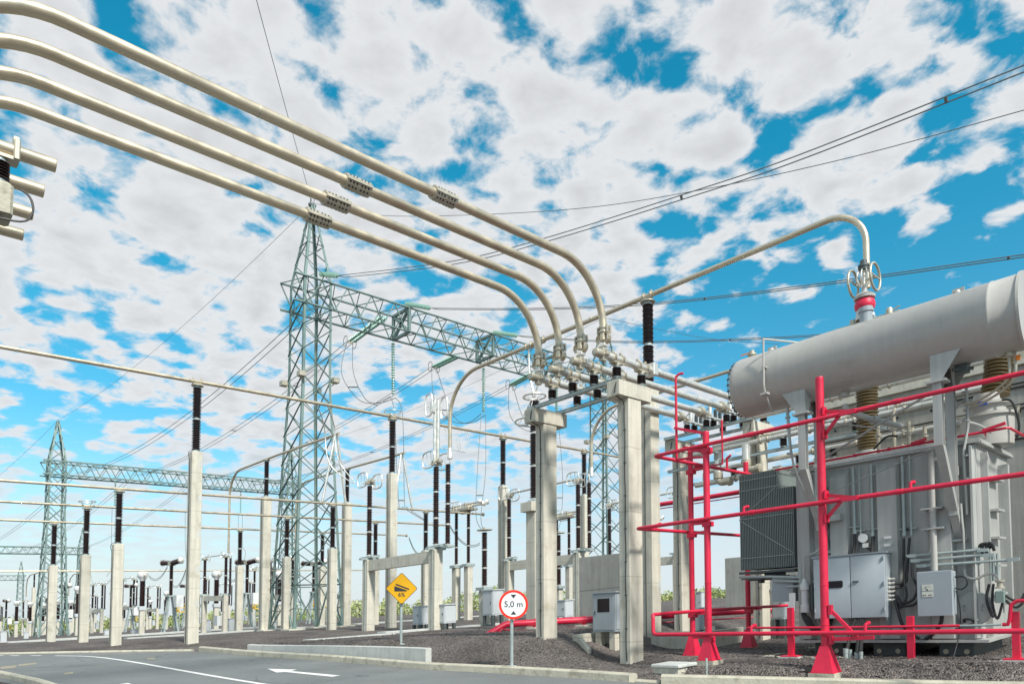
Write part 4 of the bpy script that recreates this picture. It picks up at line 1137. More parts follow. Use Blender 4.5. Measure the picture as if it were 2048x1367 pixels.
# flexible leads from the high bus to the left disconnector end
for k, (a, b, lab) in enumerate(((632, 706, 'left'), (652, 712, 'right'))):
    P = catm([at(a, 803, y=25.8), at(a+16, 850, d=29.5), at(a+22, 910, d=29.6), at(a+38, 940, d=29.6), at(b, 966, d=29.4)])
    tag(MB().tube(P, .024, 8).build('flexible_lead', 'silver'), 'pale flexible lead hanging from the high bus at the big tower, %s one' % lab, 'flexible lead', 'flexible leads from the high bus tube')
# live-tank switch heads with three level tubes
for j, (x, y, lab) in enumerate(((24., 28.6, 'left of the height limit sign'), (32., 28.6, 'between the front T columns'), (40., 28.6, 'beside the farther tower'))):
    zg = ground(x, y)-.2
    for k in (0, 1):
        t = thing('concrete_post', 'slim concrete post, %s of two, under the switch head %s' % (('left', 'right')[k], lab), 'column', (x, y+.55-k*1.1, zg), 'concrete posts of the three tube switch heads')
        MB().cbox((x, y+.6-k*1.0, zg), .34, .34, 2.95-zg, .01).build('shaft', 'concrete', t)
    t = thing('switch_head', 'three tube switch head on two dark insulators, %s' % lab, 'switch', (x, y, 2.95), 'three tube switch heads')
    for k in (0, 1):
        ins_col(t, x, y+.6-k*1.0, 3.1, 2.85, 3, .11, .075, 10); MB().box((x-.3, y+.4-k*1.0, 2.955), (x+.3, y+.8-k*1.0, 3.1)).build('base_frame', 'galvanised', t)
    for k in (-1, 0, 1):
        MB().tube([(x+k*.22, y+1.3, 6.12+.1*abs(k)), (x+k*.22, y-1.6, 6.12+.1*abs(k))], .05, 10).lathe((x+k*.22, y-1.5, 6.12+.1*abs(k)), [(.05, 0), (.11, .05), (.14, .14), (.06, .2)], 14, (0, -1, 0)).build('switch_tube', 'silver', t)
    MB().box((x-.35, y-.75, 5.93), (x+.35, y+.85, 6.02)).box((x-.28, y-.5, 6.02), (x+.28, y-.38, 6.3)).box((x-.28, y+.5, 6.02), (x+.28, y+.62, 6.3)).build('carrier', 'fitting', t)
    rings(t, x, y+.3, 6.15, .5, .28, .38, .022)
# surge arrester behind the second T column, with two flat rings
ax_, ay_ = 15.95, 15.5
t = thing('concrete_post', 'concrete post with a wide head behind the second T column from the left', 'column', (ax_, ay_, -.3))
MB().cbox((ax_, ay_, -.3), .40, .40, 4.0, .012).build('shaft', 'concrete', t); MB().cbox((ax_, ay_, 3.701), .8, .5, .3, .012).build('crosshead', 'concrete', t)
t = thing('surge_arrester', 'thick dark surge arrester with two flat rings behind the second T column', 'surge arrester', (ax_, ay_, 4.0))
ins_col(t, ax_, ay_, 4.08, 3.25, 3, .165, .12, 14)
MB().box((ax_-.16, ay_-.16, 4.003), (ax_+.16, ay_+.16, 4.08)).build('base_plate', 'galvanised', t)
for z, a in ((7.42, .36), (6.62, .62)):
    g = MB().tube([(ax_+a*math.cos(k*math.pi/16), ay_+a*math.sin(k*math.pi/16), z) for k in range(32)], .03, 8, closed=True)
    for k in range(4): g.tube([(ax_+.1*math.cos(k*1.57+.4), ay_+.1*math.sin(k*1.57+.4), 7.36), (ax_+a*.8*math.cos(k*1.57+.4), ay_+a*.8*math.sin(k*1.57+.4), z+.05), (ax_+a*math.cos(k*1.57+.4), ay_+a*math.sin(k*1.57+.4), z)], .014, 6)
    g.build('grading_ring', 'silver', t)

# ================================================================ transformer
TX0, TX1, TYa, TYb = 14.0, 16.4, 3.08, 6.2
tr = thing('power_transformer', 'large grey oil transformer with ribbed bushings and conservator drum inside the red pipe frame', 'transformer', (15.2, 4.6, -.5))
tk = MB().box((TX0, TYa, -.22), (TX1, TYb, 3.12))
tk.box((TX0-.09, TYa-.09, 3.123), (TX1+.09, TYb+.09, 3.17)).box((TX0-.07, TYa-.07, 3.173), (TX1+.07, TYb+.07, 3.205))
tk.box((TX0-.16, TYa-.14, -.27), (TX1+.1, TYb+.1, -.223))
def stiff(y0, y1, z0, z1, dep=.13, slope=.16):
    a = TX0-.002; b = TX0-dep
    c = .05
    ring = lambda z, k: [(a, y0, z), (b, y0+c, z-k), (b, y1-c, z-k), (a, y1, z)]
    lo = ring(z0, 0); hi = ring(z1, slope)
    tk.add(lo+hi, [(0, 1, 2, 3), (7, 6, 5, 4), (0, 4, 5, 1), (1, 5, 6, 2), (2, 6, 7, 3), (3, 7, 4, 0)])
for a_, b_ in ((5.14, 5.54), (4.25, 4.68), (3.40, 3.83)): stiff(a_, b_, -.2, 3.06)
stiff(5.85, 6.12, -.2, 3.06)
stiff(3.085, 3.15, -.2, 3.10, .16, .02)
for k in range(14):                                              # rim bolts
    y = TYa+.1+k*(TYb-TYa-.2)/13; tk.box((TX0-.075, y-.02, 3.207), (TX0-.035, y+.02, 3.235))
for z in (2.55, 2.0, 1.5, 1.0, .5): tk.box((14.9, TYa-.13, z), (15.4, TYa-.003, z+.04))
tk.box((14.35, TYa-.10, -.2), (14.42, TYa-.003, 3.0)).box((15.6, TYa-.16, .3), (15.72, TYa-.003, 2.9))
tk.prism([(TX0-.003, 4.0, -.2), (TX0-.003, 3.09, .13), (TX0-.003, 3.09, .10), (TX0-.003, 3.9, -.2)], (-.12, 0, 0))
tk.build('tank', 'tank', tr)
for y in (3.5, 4.6, 5.7):
    MB().box((14.2, y-.28, -.62), (16.2, y+.28, -.273), .02).build('base_skid', 'dark_steel', tr)
    for xx in (14.19,):
        for dy in (-.16, .16): MB().lathe((xx, y+dy, -.45), [(.045, 0), (.045, .02)], 10, (-1, 0, 0)).build('jack_boss', 'fitting', tr)
# inspection cover
cv_ = MB().lathe((TX0-.003, 3.17, .30), [(.29, 0), (.29, .025), (.275, .03), (.27, .045), (.01, .05)], 32, (-1, 0, 0))
for k in range(16):
    a = 2*math.pi*k/16; cv_.lathe((TX0-.03, 3.17+.265*math.cos(a), .30+.265*math.sin(a)), [(.016, 0), (.016, .03)], 6, (-1, 0, 0))
for dy in (-.13, .13): cv_.tube([(TX0-.04, 3.17+dy, .36), (TX0-.09, 3.17+dy, .36), (TX0-.09, 3.17+dy, .26), (TX0-.04, 3.17+dy, .26)], .01, 6)
cv_.build('inspection_cover', 'tank', tr)
# two-door control cabinet
CA, CB, CZ0, CZ1, CXF = 4.42, 5.70, .20, 1.36, 13.56
cb = MB().box((CXF+.02, CA, CZ0), (13.85, CB, CZ1), .0).box((CXF-.02, CA-.03, CZ1), (13.86, CB+.03, CZ1+.025)).prism([(CXF+.05, CA+.02, CZ0), (13.86, CA+.02, CZ0), (13.86, CA+.02, CZ0-.24)], (0, .02, 0)).prism([(CXF+.05, CB-.04, CZ0), (13.86, CB-.04, CZ0), (13.86, CB-.04, CZ0-.24)], (0, .02, 0))
cab = cb.build('control_cabinet', 'box', tr)
ym = 5.02
for y0, y1 in ((CA+.004, ym-.006), (ym+.006, CB-.004)):
    d = MB().box((CXF-.012, y0, CZ0+.01), (CXF+.018, y1, CZ1-.012), .004)
    for z in (.32, .78, 1.24):
        yy = y0+.015 if y0 < 4.9 else y1-.015
        d.lathe((CXF-.018, yy, z), [(.012, 0), (.012, .07)], 8)
    d.build('door', 'box', cab)
gl = MB(); yw0, yw1, zw0, zw1 = 5.155, 5.44, .775, .905; P = []
for cy_, cz_, a0 in ((yw1-.03, zw1-.03, 0), (yw0+.03, zw1-.03, 90), (yw0+.03, zw0+.03, 180), (yw1-.03, zw0+.03, 270)):
    for k in range(6):
        a = R(a0+18*k); P.append((CXF-.019, cy_+.03*math.cos(a), cz_+.03*math.sin(a)))
gl.prism(P, (.005, 0, 0)); gl.build('window', 'window', cab)
MB().box((CXF-.03, ym-.15, .865), (CXF-.014, ym-.05, .885)).lathe((CXF-.012, ym-.06, .875), [(.016, 0), (.016, .02)], 10, (-1, 0, 0)).build('handle', 'dark_steel', cab)
for k in range(6):
    z = .88-.075*k; MB().lathe((CXF+.15, CA-.002, z), [(.032, 0), (.032, .03), (.022, .035), (.026, .09), (.02, .11)], 10, (0, -1, 0)).build('cable_gland', 'silver', cab)
# dial box
DA, DB, DZ0, DZ1 = 3.38, 3.90, .22, .96; DXF = 13.56
db = MB().box((DXF, DA, DZ0), (13.82, DB, DZ1), .02).box((DXF-.018, DA-.012, DZ0-.012), (DXF+.012, DB+.012, DZ1+.012), .012)
dbo = db.build('dial_box', 'box', tr)
MB().box((DXF-.024, 3.66, .535), (DXF-.016, 3.83, .745)).build('dial_window', 'dial', dbo)
dm = MB().box((DXF-.027, 3.655, .635), (DXF-.0245, 3.835, .641))
dm.bar((DXF-.026, 3.745, .645), (DXF-.026, 3.768, .705), .006).lathe((DXF-.024, 3.745, .655), [(.012, 0), (.012, .003)], 10, (-1, 0, 0))
for yy in (3.69, 3.72, 3.78, 3.81): dm.box((DXF-.027, yy-.008, .555), (DXF-.0245, yy+.008, .575))
for k in range(7):
    a = R(25+21*k); dm.bar((DXF-.026, 3.745+.06*math.cos(a), .655+.06*math.sin(a)), (DXF-.026, 3.745+.07*math.cos(a), .655+.07*math.sin(a)), .004)
dm.build('dial_marks', 'sign_black', dbo)
# upright pipe, conduits, hoses
MB().tube([(13.74, 3.68, .98), (13.74, 3.68, 2.0), (13.74, 3.68, 3.15)], .05, 14).lathe((13.74, 3.68, 2.0), [(.05, 0), (.062, .01), (.062, .05), (.05, .06)], 14).build('upright_pipe', 'conservator', tr)
for z in (2.05, 1.7): MB().box((13.68, 3.52, z), (13.99, 3.86, z+.03)).build('pipe_bracket', 'tank', tr)
for k, (y0, y1, z, zs) in enumerate(((4.06, 2.98, 1.27, 1.28), (3.99, 2.9, 1.18, 1.19), (3.90, 2.56, 1.08, 1.075))):
    m = MB().tube([(13.79, y0, z), (13.79, (y0+y1)/2, (z+zs)/2), (13.79, y1, zs)], .024, 10)
    for yy in (y0, y1): m.bar((13.79, yy+.07, z), (13.79, yy-.09, z), .055)
    m.build('conduit', 'galvanised', tr)
MB().bar((13.84, 3.76, 1.03), (13.84, 3.76, 1.32), .05).build('conduit_clamp', 'galvanised', tr); MB().bar((13.84, 3.05, 1.03), (13.84, 3.05, 1.32), .05).build('conduit_clamp', 'galvanised', tr)
def hose(pts, r=.024, name='cable_hose', m='rubber'):
    MB().tube(catm([Vector(p) for p in pts], 6), r, 8).build(name, m, tr)
gx = CXF+.15
hose([(13.76, 4.13, 1.26), (13.74, 4.17, .9), (13.72, 4.13, .55), (13.72, 4.25, .35), (gx, CA-.1, .58)], .02)
hose([(13.74, 4.03, 1.14), (13.72, 4.02, .9), (13.7, 3.95, .7), (13.7, 4.02, .5), (13.7, 4.2, .45), (gx, CA-.1, .655)])
hose([(13.74, 3.94, 1.05), (13.7, 3.93, .85), (13.68, 3.9, .6), (13.68, 3.98, .42), (13.7, 4.2, .4), (gx, CA-.1, .58)])
hose([(13.86, 4.19, 1.6), (13.83, 4.19, 1.2), (13.8, 4.19, .85), (13.76, 4.24, .73), (gx, CA-.1, .73)])
hose([(13.88, 4.10, 1.6), (13.84, 4.12, 1.3), (13.82, 4.14, 1.0), (13.78, 4.16, .8), (gx, CA-.1, .80)])
hose([(gx, CA-.1, .505), (13.7, 4.27, .3), (13.7, 4.2, .05), (13.72, 4.05, -.12), (13.75, 3.95, -.2)], .03)
hose([(13.7, 3.58, .22), (13.7, 3.6, .08), (13.72, 3.7, -.08), (13.76, 3.86, -.2)], .032)
hose([(13.66, 3.36, .85), (13.66, 3.22, .84), (13.66, 3.18, .72), (13.66, 3.26, .64), (13.66, 3.36, .66)], .013)
hose([(13.66, 3.35, .62), (13.68, 3.30, .3), (13.7, 3.33, -.1), (13.5, 3.38, -.5)], .010)
hose([(13.93, 3.30, .08), (13.88, 3.3, .12), (13.86, 3.2, .12), (13.88, 3.13, .06)], .016)
for y, zb, zt, r in ((5.06, 1.80, 3.05, .028), (4.95, 1.72, 3.05, .016), (4.735, 1.72, 3.05, .028), (4.20, 1.66, 3.1, .03), (4.08, 1.66, 3.1, .018)):
    MB().tube([(13.93, y, zb), (13.93, y, (zb+zt)/2), (13.93, y, zt)], r, 10).lathe((13.93, y, zb-.02), [(r*1.35, 0), (r*1.35, .08)], 10).build('conduit', 'galvanised', tr)
    MB().box((13.92, y-.09, zb+.1), (13.985, y+.09, zb+.12)).build('conduit_clamp', 'galvanised', tr)
hose([(13.93, 5.06, 1.8), (13.9, 5.06, 1.55), (13.82, 5.06, 1.38)], .034); hose([(13.93, 4.95, 1.7), (13.9, 4.97, 1.55), (13.82, 4.99, 1.38)], .018); hose([(13.93, 4.735, 1.7), (13.88, 4.73, 1.5), (13.82, 4.72, 1.38)], .034)
gg = MB().lathe((13.98, 4.92, 1.68), [(.085, 0), (.085, .09), (.075, .1), (.07, .1)], 18, (-1, -.2, 0)); gg.build('oil_gauge', 'white', tr)
MB().box((13.86, 4.80, 1.5), (13.96, 4.90, 1.58)).build('gauge_box', 'silver', tr); hose([(13.9, 4.83, 1.5), (13.88, 4.78, 1.45), (13.9, 4.74, 1.53)], .012)
for z in (1.62, 1.48): MB().box((13.845, 4.40, z), (13.866, 4.52, z+.05)).build('name_plate', 'white', tr)
MB().box((13.70, 5.24, 2.06), (13.99, 5.55, 2.18)).build('bracket_box', 'tank', tr)
# right-hand fittings
hose([(13.85, 3.28, 2.1), (13.85, 3.27, 1.8), (13.86, 3.26, 1.6), (13.88, 3.26, 1.2), (13.9, 3.26, .98)], .02, 'oil_pipe', 'tank')
hose([(13.88, 3.26, .98), (13.86, 3.24, .85), (13.84, 3.1, .8), (13.84, 2.95, .86), (13.86, 2.84, .86), (13.9, 2.78, .75)], .022, 'oil_pipe', 'conservator')
MB().lathe((13.9, 2.77, .62), [(.07, 0), (.07, .02), (.045, .03), (.045, .10), (.07, .11), (.07, .14)], 14).build('valve', 'fitting', tr)
MB().box((13.82, 2.70, .38), (13.95, 2.83, .58), .01).build('junction_box', 'green_box', tr)
for k, yy in enumerate((2.90, 2.96, 3.0)):
    hose([(13.95, yy-.06, 1.25+.04*k), (13.92, yy-.02, 1.38), (13.92, yy+.04, 1.35), (13.94, yy+.05, 1.2)], .025)
    MB().tube([(13.95, yy-.10, 1.2), (13.95, yy-.10, .75)], .022, 8).build('conduit', 'galvanised', tr)
hose([(13.9, 2.92, .7), (13.88, 2.96, .45), (13.88, 2.9, .2), (13.88, 2.86, .15)], .022); hose([(13.9, 2.86, .7), (13.88, 2.88, .4), (13.88, 2.82, .12), (13.88, 2.74, .38)], .02); hose([(13.9, 2.70, .5), (13.9, 2.6, .42), (13.92, 2.5, .42), (13.95, 2.45, .52)], .02); hose([(13.9, 2.70, .42), (13.9, 2.58, .3), (13.92, 2.48, .36), (13.95, 2.44, .5)], .02)
# breather and pipework at the left end
bt = MB().lathe((13.72, 5.95, .33), [(.085, 0), (.085, .14), (.062, .15), (.062, .43), (.085, .44), (.085, .52), (.06, .56), (.03, .66)], 16)
bt.build('breather', 'white', tr)
MB().lathe((13.8, 5.84, .36), [(.05, 0), (.05, .5), (.03, .52)], 12).build('breather_glass', 'dark_steel', tr)
hose([(13.72, 5.95, .98), (13.72, 5.95, 1.3), (13.72, 5.93, 1.42), (13.75, 5.72, 1.5), (13.78, 5.62, 1.7), (13.6, 5.66, 2.2), (13.3, 5.83, 2.9), (13.2, 5.92, 3.4), (13.16, 5.96, 4.3)], .022, 'oil_pipe', 'tank')
MB().box((13.62, 6.12, .36), (13.7, 6.22, .72)).build('junction_box', 'white', tr); MB().box((14.0, 6.3, .55), (14.25, 6.75, 1.05), .01).build('junction_box', 'box', tr)
for k in range(5): hose([(13.75, 6.05-.03*k, .45-.05*k), (13.72, 5.98-.03*k, .2), (13.72, 5.8-.03*k, -.02-.02*k), (13.78, 5.6-.03*k, .1), (13.85, 5.5, .25)], .02)
MB().tube([(14.05, 7.5, 1.12), (14.0, 6.8, 1.08), (13.95, 6.1, 1.02)], .03, 8).tube([(14.0, 6.7, .98), (13.96, 6.4, .96), (13.95, 5.8, .92)], .03, 8).tube([(13.9, 6.4, .85), (13.9, 5.8, .85)], .022, 8).tube([(13.9, 6.1, 1.2), (13.9, 6.1, .8)], .03, 8).build('pipe_cluster', 'galvanised', tr)
MB().lathe((13.9, 6.05, .84), [(.06, -.05), (.075, 0), (.075, .04), (.05, .06)], 14, (-1, 0, 0)).build('valve', 'galvanised', tr)
# radiator bank
RX, RYa, RYb, RZ0, RZ1 = 14.28, 6.38, 7.6, 1.27, 3.36
rb = MB(); nf = 32
for k in range(nf):
    y = RYa+(RYb-RYa)*(k+.5)/nf
    z1 = RZ1 if y > 6.72 else RZ1-.42
    rb.box((RX, y-.011, RZ0), (RX+1.0, y+.011, z1))
rb.box((RX+.06, RYa, RZ0+.04), (RX+.94, RYb, RZ0+.09)).box((RX+.06, 6.72, RZ1-.09), (RX+.94, RYb, RZ1-.04))
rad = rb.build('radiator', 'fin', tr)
rods = MB(); xf = RX-.012
for z in (1.52, 2.38, 3.0, 3.22): rods.bar((xf, 6.40 if z < 3 else 6.74, z), (xf, RYb, z-.0), .012)
rods.bar((xf, RYb, 2.37), (xf, 6.40, 1.55), .012).bar((xf, RYb, 2.37), (xf, 6.70, 3.02), .010)
rods.build('tie_rod', 'galvanised', rad)
MB().box((RX+.03, RYa-.02, RZ1-.02), (RX+1., RYa+.0, RZ1-.01)).tube([(RX+.5, RYb+.02, 3.2), (RX+.5, RYb+.12, 3.2)], .12, 14).build('header_pipe', 'dark_steel', rad)
MB().box((RX-.02, RYa, RZ0-.09), (RX+1.0, RYb+.02, RZ0-.04)).box((RX+.3, 6.9, RZ0-.16), (RX+.7, 7.2, RZ0-.088)).build('base_frame', 'dark_steel', rad)
fan = MB()
for yy in (6.72, 7.28):
    fan.tube([(RX+.32+.27*math.cos(a), yy+.27*math.sin(a), RZ0-.22) for a in [2*math.pi*k/20 for k in range(20)]], .02, 6, closed=True)
    for k in range(6): a = math.pi*k/3; fan.bar((RX+.32, yy, RZ0-.2), (RX+.32+.25*math.cos(a), yy+.25*math.sin(a), RZ0-.2), .05, .01)
    fan.lathe((RX+.32, yy, RZ0-.3), [(.07, 0), (.08, .14)], 10)
fan.bar((RX+.05, 6.4, RZ0-.2), (RX+.05, 7.6, RZ0-.2), .03).bar((RX+.6, 6.4, RZ0-.2), (RX+.6, 7.6, RZ0-.2), .03).build('cooling_fan', 'dark_steel', rad)
MB().box((RX+.02, RYa-.33, 1.6), (RX+.98, RYa-.03, 2.9)).build('radiator_side', 'fin', rad) if False else None

# conservator drum
CXa, CZa, CR = 13.38, 4.97, .60; Ya, Yb = 2.20, 7.02
prof = [(.02, -.02), (.5, -.02), (CR+.03, -.02), (CR+.03, .02), (CR, .022), (CR, .37), (CR+.009, .38), (CR+.009, .405), (CR, .415), (CR, Yb-Ya-.12), (CR*.985, Yb-Ya-.06), (CR*.93, Yb-Ya-.015), (CR*.86, Yb-Ya), (.02, Yb-Ya+.01)]
cons = MB().lathe((CXa, Ya, CZa), prof, 64, (0, 1, 0)).build('conservator', 'conservator', tr, sharp=50)
fb = MB().lathe((CXa, Yb-.02, CZa), [(CR*.985, .0), (CR*.99, .01), (CR*.985, .02)], 40, (0, 1, 0), cap=False)
for k in range(28):
    a = 2*math.pi*k/28; fb.lathe((CXa+.545*math.cos(a), Yb-.01, CZa+.545*math.sin(a)), [(.018, 0), (.018, .05)], 6, (0, 1, 0))
fb.build('end_flange', 'dark_steel', cons)
MB().lathe((CXa, 6.78, CZa+CR-.02), [(.06, 0), (.06, .07), (.09, .075), (.09, .1), (.05, .11), (.05, .17)], 12).build('filler_cap', 'fitting', cons)
MB().bar((CXa, 6.82, CZa+CR+.12), (CXa-.05, 7.0, CZa+CR+.1), .02).build('cap_lever', 'orange', cons)
for yy in (6.35, 3.1): MB().lathe((CXa+.02, yy, CZa+CR-.03), [(.07, 0), (.07, .09)], 12, (0, .5, 1)).box((CXa-.01, yy-.09, CZa+CR-.05), (CXa+.01, yy+.09, CZa+CR+.1)).build('lifting_lug', 'conservator', cons)
pt = MB().tube(catm([Vector(p) for p in ((CXa-.30, 6.22, CZa-CR-.10), (CXa-.47, 6.22, CZa-CR+.05), (CXa-.64, 6.22, CZa-.3), (CXa-.65, 6.22, CZa), (CXa-.64, 6.22, CZa+.6), (CXa-.62, 6.2, CZa+.66), (CXa-.3, 6.0, CZa+.64), (CXa, 5.8, CZa+.61))], 5), .02, 8)
pt.box((CXa-.68, 6.15, CZa-.42), (CXa-.56, 6.29, CZa-.38)).box((CXa-.66, 6.18, CZa+.1), (CXa-.56, 6.25, CZa+.13)).build('level_pipe', 'conservator', cons)
MB().tube([(CXa, 5.85, CZa+.625), (CXa, 5.0, CZa+.635), (CXa, 4.75, CZa+.635), (CXa, 4.0, CZa+.64)], .018, 8).lathe((CXa, 4.80, CZa+.62), [(.05, 0), (.05, .1)], 10).lathe((CXa, 4.17, CZa+.6), [(.05, 0), (.06, .1), (.04, .14)], 10).bar((CXa, 4.17, CZa+.66), (CXa, 4.0, CZa+.72), .02).build('top_pipe', 'fitting', cons)
MB().lathe((CXa-.02, 4.56, CZa+CR-.02), [(.11, 0), (.11, .2), (.13, .205), (.13, .25), (.12, .255), (.12, .29)], 16).box((CXa+.08, 4.46, CZa+CR), (CXa+.2, 4.62, CZa+CR+.14)).build('relief_valve', 'box', cons)
MB().lathe((CXa, 4.98, CZa-CR-.06), [(.09, 0), (.09, .08)], 12).tube(arc_bend((CXa, 4.98, CZa-CR), (CXa, 4.98, CZa-CR-.32), (CXa+.35, 4.7, CZa-CR-.48), .16)+[Vector((CXa+.4, 4.66, CZa-CR-.5)), Vector((CXa+.9, 4.3, CZa-CR-.65))], .055, 12).lathe((CXa+.42, 4.64, CZa-CR-.51), [(.085, 0), (.085, .1)], 12, (.8, -.55, -.2)).build('oil_pipe', 'conservator', cons)
MB().box((CXa-.06, 3.0, CZa-CR-.14), (CXa+.14, 3.18, CZa-CR+.02)).tube([(CXa-.1, 3.2, CZa-CR-.08), (CXa+.1, 2.95, CZa-CR-.08)], .03, 8).build('drain_valve', 'dark_steel', cons)
m = MB().lathe((CXa, 2.42, CZa-CR-.06), [(.07, 0), (.07, .1)], 12)
m.tube(catm([Vector(p) for p in ((CXa, 2.44, CZa-CR), (CXa, 2.44, CZa-CR-.35), (CXa+.1, 2.6, CZa-CR-.5), (CXa+.35, 3.0, CZa-CR-.6), (CXa+.6, 3.25, CZa-CR-.5))]), .022, 8).tube(catm([Vector(p) for p in ((CXa, 2.36, CZa-CR), (CXa, 2.36, CZa-CR-.35), (CXa+.1, 2.5, CZa-CR-.52), (CXa+.35, 2.9, CZa-CR-.64), (CXa+.6, 3.15, CZa-CR-.56))]), .022, 8)
m.build('oil_pipe', 'fitting', cons); MB().box((CXa-.05, 2.28, CZa-CR-.16), (CXa-.02, 2.34, CZa-CR-.08)).build('valve_tag', 'orange', cons)
# drum supports
for y, sg in ((5.62, 1), (3.36, -1)):
    for s_, xl in ((-1, 12.97), (1, 13.80)):
        zt = CZa-math.sqrt(CR*CR-(xl-CXa)**2)
        sp = MB()
        y0, y1, y2 = y-sg*.085, y+sg*.085, y+sg*.36              # plate under the drum, leaning outwards
        x0_, x1_ = (xl-.012, xl) if s_ < 0 else (xl, xl+.012)
        sp.prism([(x0_, y0, 4.1), (x0_, y0, zt), (x0_, y2, zt), (x0_, y1, 4.1)], (.012, 0, 0))
        xi = xl-s_*.26; zi = CZa-math.sqrt(CR*CR-(xi-CXa)**2)
        for yy in (y0, y0+sg*.15): sp.prism([(xl, yy, 4.1), (xl, yy, zt), (xi, yy, zi+.005), (xl-s_*.14, yy, 4.1)], (0, sg*.012, 0))
        sp.box((xl-.06 if s_ < 0 else xl-.2, y-.15, 4.06), (xl+.2 if s_ < 0 else xl+.06, y+.15, 4.098))
        sp.build('saddle', 'tank', tr)
    lg = MB().box((12.97, y-.065, 3.02), (12.985, y+.065, 4.06)).box((12.985, y-.01, 3.02), (13.095, y+.01, 4.06)).box((13.095, y-.065, 3.02), (13.11, y+.065, 4.06))
    lg.prism([(12.97, y-.065, 3.02), (13.12, y-.065, 3.02), (13.99, y-.065, 1.72), (13.99, y-.065, 1.52)], (0, .13, 0))
    lg.box((13.9, y-.14, 1.46), (13.995, y+.14, 1.5)).build('support_leg', 'tank', tr)
    lg = MB().box((13.68, y-.065, 1.9), (13.695, y+.065, 4.06)).box((13.695, y-.01, 1.9), (13.805, y+.01, 4.06)).box((13.805, y-.065, 1.9), (13.82, y+.065, 4.06)).box((13.82, y-.06, 2.6), (13.995, y+.06, 2.75)).box((13.82, y-.06, 1.95), (13.995, y+.06, 2.1))
    lg.build('support_leg', 'tank', tr)
for a_, b_ in (((13.66, 5.55, 4.02), (13.66, 3.42, 3.26)), ((13.63, 5.55, 3.25), (13.63, 3.42, 4.16))):
    MB().bar(a_, b_, .012, .10, (1, 0, 0)).build('cross_brace', 'tank', tr)
MB().bar((13.66, 5.55, 2.55), (13.66, 3.42, 3.15), .01, .06, (1, 0, 0)).build('cross_brace', 'tank', tr)
MB().bar((13.2, 5.5, 3.08), (13.2, 3.45, 3.08), .05, .06).build('cross_brace', 'tank', tr)
m = MB().tube([(13.9, 3.15, 4.15), (13.9, 3.15, 3.4), (13.88, 3.22, 3.0), (13.9, 3.2, 1.9)], .024, 8)
for z in (4.0, 3.5, 2.9, 2.5): m.lathe((13.9, 3.17, z), [(.06, 0), (.06, .03)], 10)
m.build('oil_pipe', 'tank', tr)
m = MB().tube([(13.16, 5.98, 4.25), (13.2, 5.96, 3.6), (13.3, 5.9, 3.0)], .02, 8)
for z in (4.1, 3.9, 3.4): m.lathe((13.17+.05*(4.2-z), 5.97, z), [(.05, 0), (.05, .03)], 10)
m.build('oil_pipe', 'galvanised', tr)

# bushings
bx, by = 15.68, 5.38
def bush(base, axis, z_turret, prof_t, ribs, rr, rc, n_, name='bushing'):
    b = MB().lathe(base, sheds(ribs, rc, rr, n_, .012), 24, axis).build(name, 'olive_porcelain', tr)
    return b
t_ = MB().lathe((bx, by, 3.21), [(.42, 0), (.42, .12), (.47, .13), (.47, .17), (.34, .18), (.34, .3), (.26, .34), (.26, .42)], 24).build('turret', 'tank', tr)
hb = bush((bx, by, 3.63), (.012, .0, 1), 0, None, 2.85, .225, .165, 44)
top = Vector((bx+.03, by, 6.48))
MB().lathe(top, [(.19, 0), (.19, .10), (.17, .11), (.17, .24)], 24).build('collar', 'white', hb)
MB().lathe(top, [(.14, .2), (.175, .21), (.2, .25), (.208, .31), (.2, .37), (.175, .42), (.14, .43)], 28).build('red_ring', 'red', hb)
MB().lathe(top, [(.16, .44), (.21, .45), (.215, .50), (.16, .56), (.06, .60), (.05, .72)], 24).build('cap_dome', 'conservator', hb)
ct = MB().lathe(top, [(.05, .7), (.06, .72), (.06, .78), (.03, .8), (.03, 1.05), (.055, 1.06), (.055, 1.1)], 12)
for k in range(8):
    a = 2*math.pi*k/8; ct.tube(catm([top+Vector((.05*math.cos(a), .05*math.sin(a), .74)), top+Vector((.14*math.cos(a), .14*math.sin(a), .84)), top+Vector((.14*math.cos(a), .14*math.sin(a), 1.0)), top+Vector((.09*math.cos(a), .09*math.sin(a), 1.09))], 4), .018, 6)
ct.build('terminal', 'silver', hb)
MB().lathe(top, [(.085, 1.08), (.115, 1.09), (.115, 1.12), (.095, 1.125), (.095, 1.15), (.115, 1.155), (.115, 1.2), (.08, 1.22)], 18).lathe(top, [(.07, 1.2), (.07, 1.3)], 14).build('end_clamp', 'dark_steel', hb)
for s_ in (-1, 1):
    c = top+Vector((0, s_*.225, .86))
    MB().tube([c+Vector((  .29*math.cos(a), 0, .29*math.sin(a))) for a in [2*math.pi*k/36 for k in range(36)]], .026, 10, closed=True).bar(c+Vector((-.3, 0, .02)), c+Vector((.3, 0, .02)), .022).bar(top+Vector((0, 0, .86)), c, .04).build('corona_ring', 'fitting', hb)
b2 = Vector((15.22, 3.14, 3.2)); ax2 = Vector((.18, -.10, 1)).normalized()
t2 = MB().lathe((15.22, 3.14, 3.21), [(.40, 0), (.42, .45), (.42, .52), (.47, .53), (.47, .58), (.3, .6), (.3, .74), (.37, .75), (.37, .80), (.22, .82), (.2, .98)], 28).build('turret', 'conservator', tr)
for k in range(16):
    pass
b2b = bush(b2+ax2*.98, ax2, 0, None, 1.75, .24, .17, 25)
MB().lathe(b2+ax2*2.72, [(.17, 0), (.19, .05), (.19, .15), (.08, .2), (.05, .4)], 20, ax2).build('collar', 'white', b2b)
MB().box((14.82, 3.05, 3.93), (14.845, 3.19, 4.0)).build('rating_label', 'blue', t2)
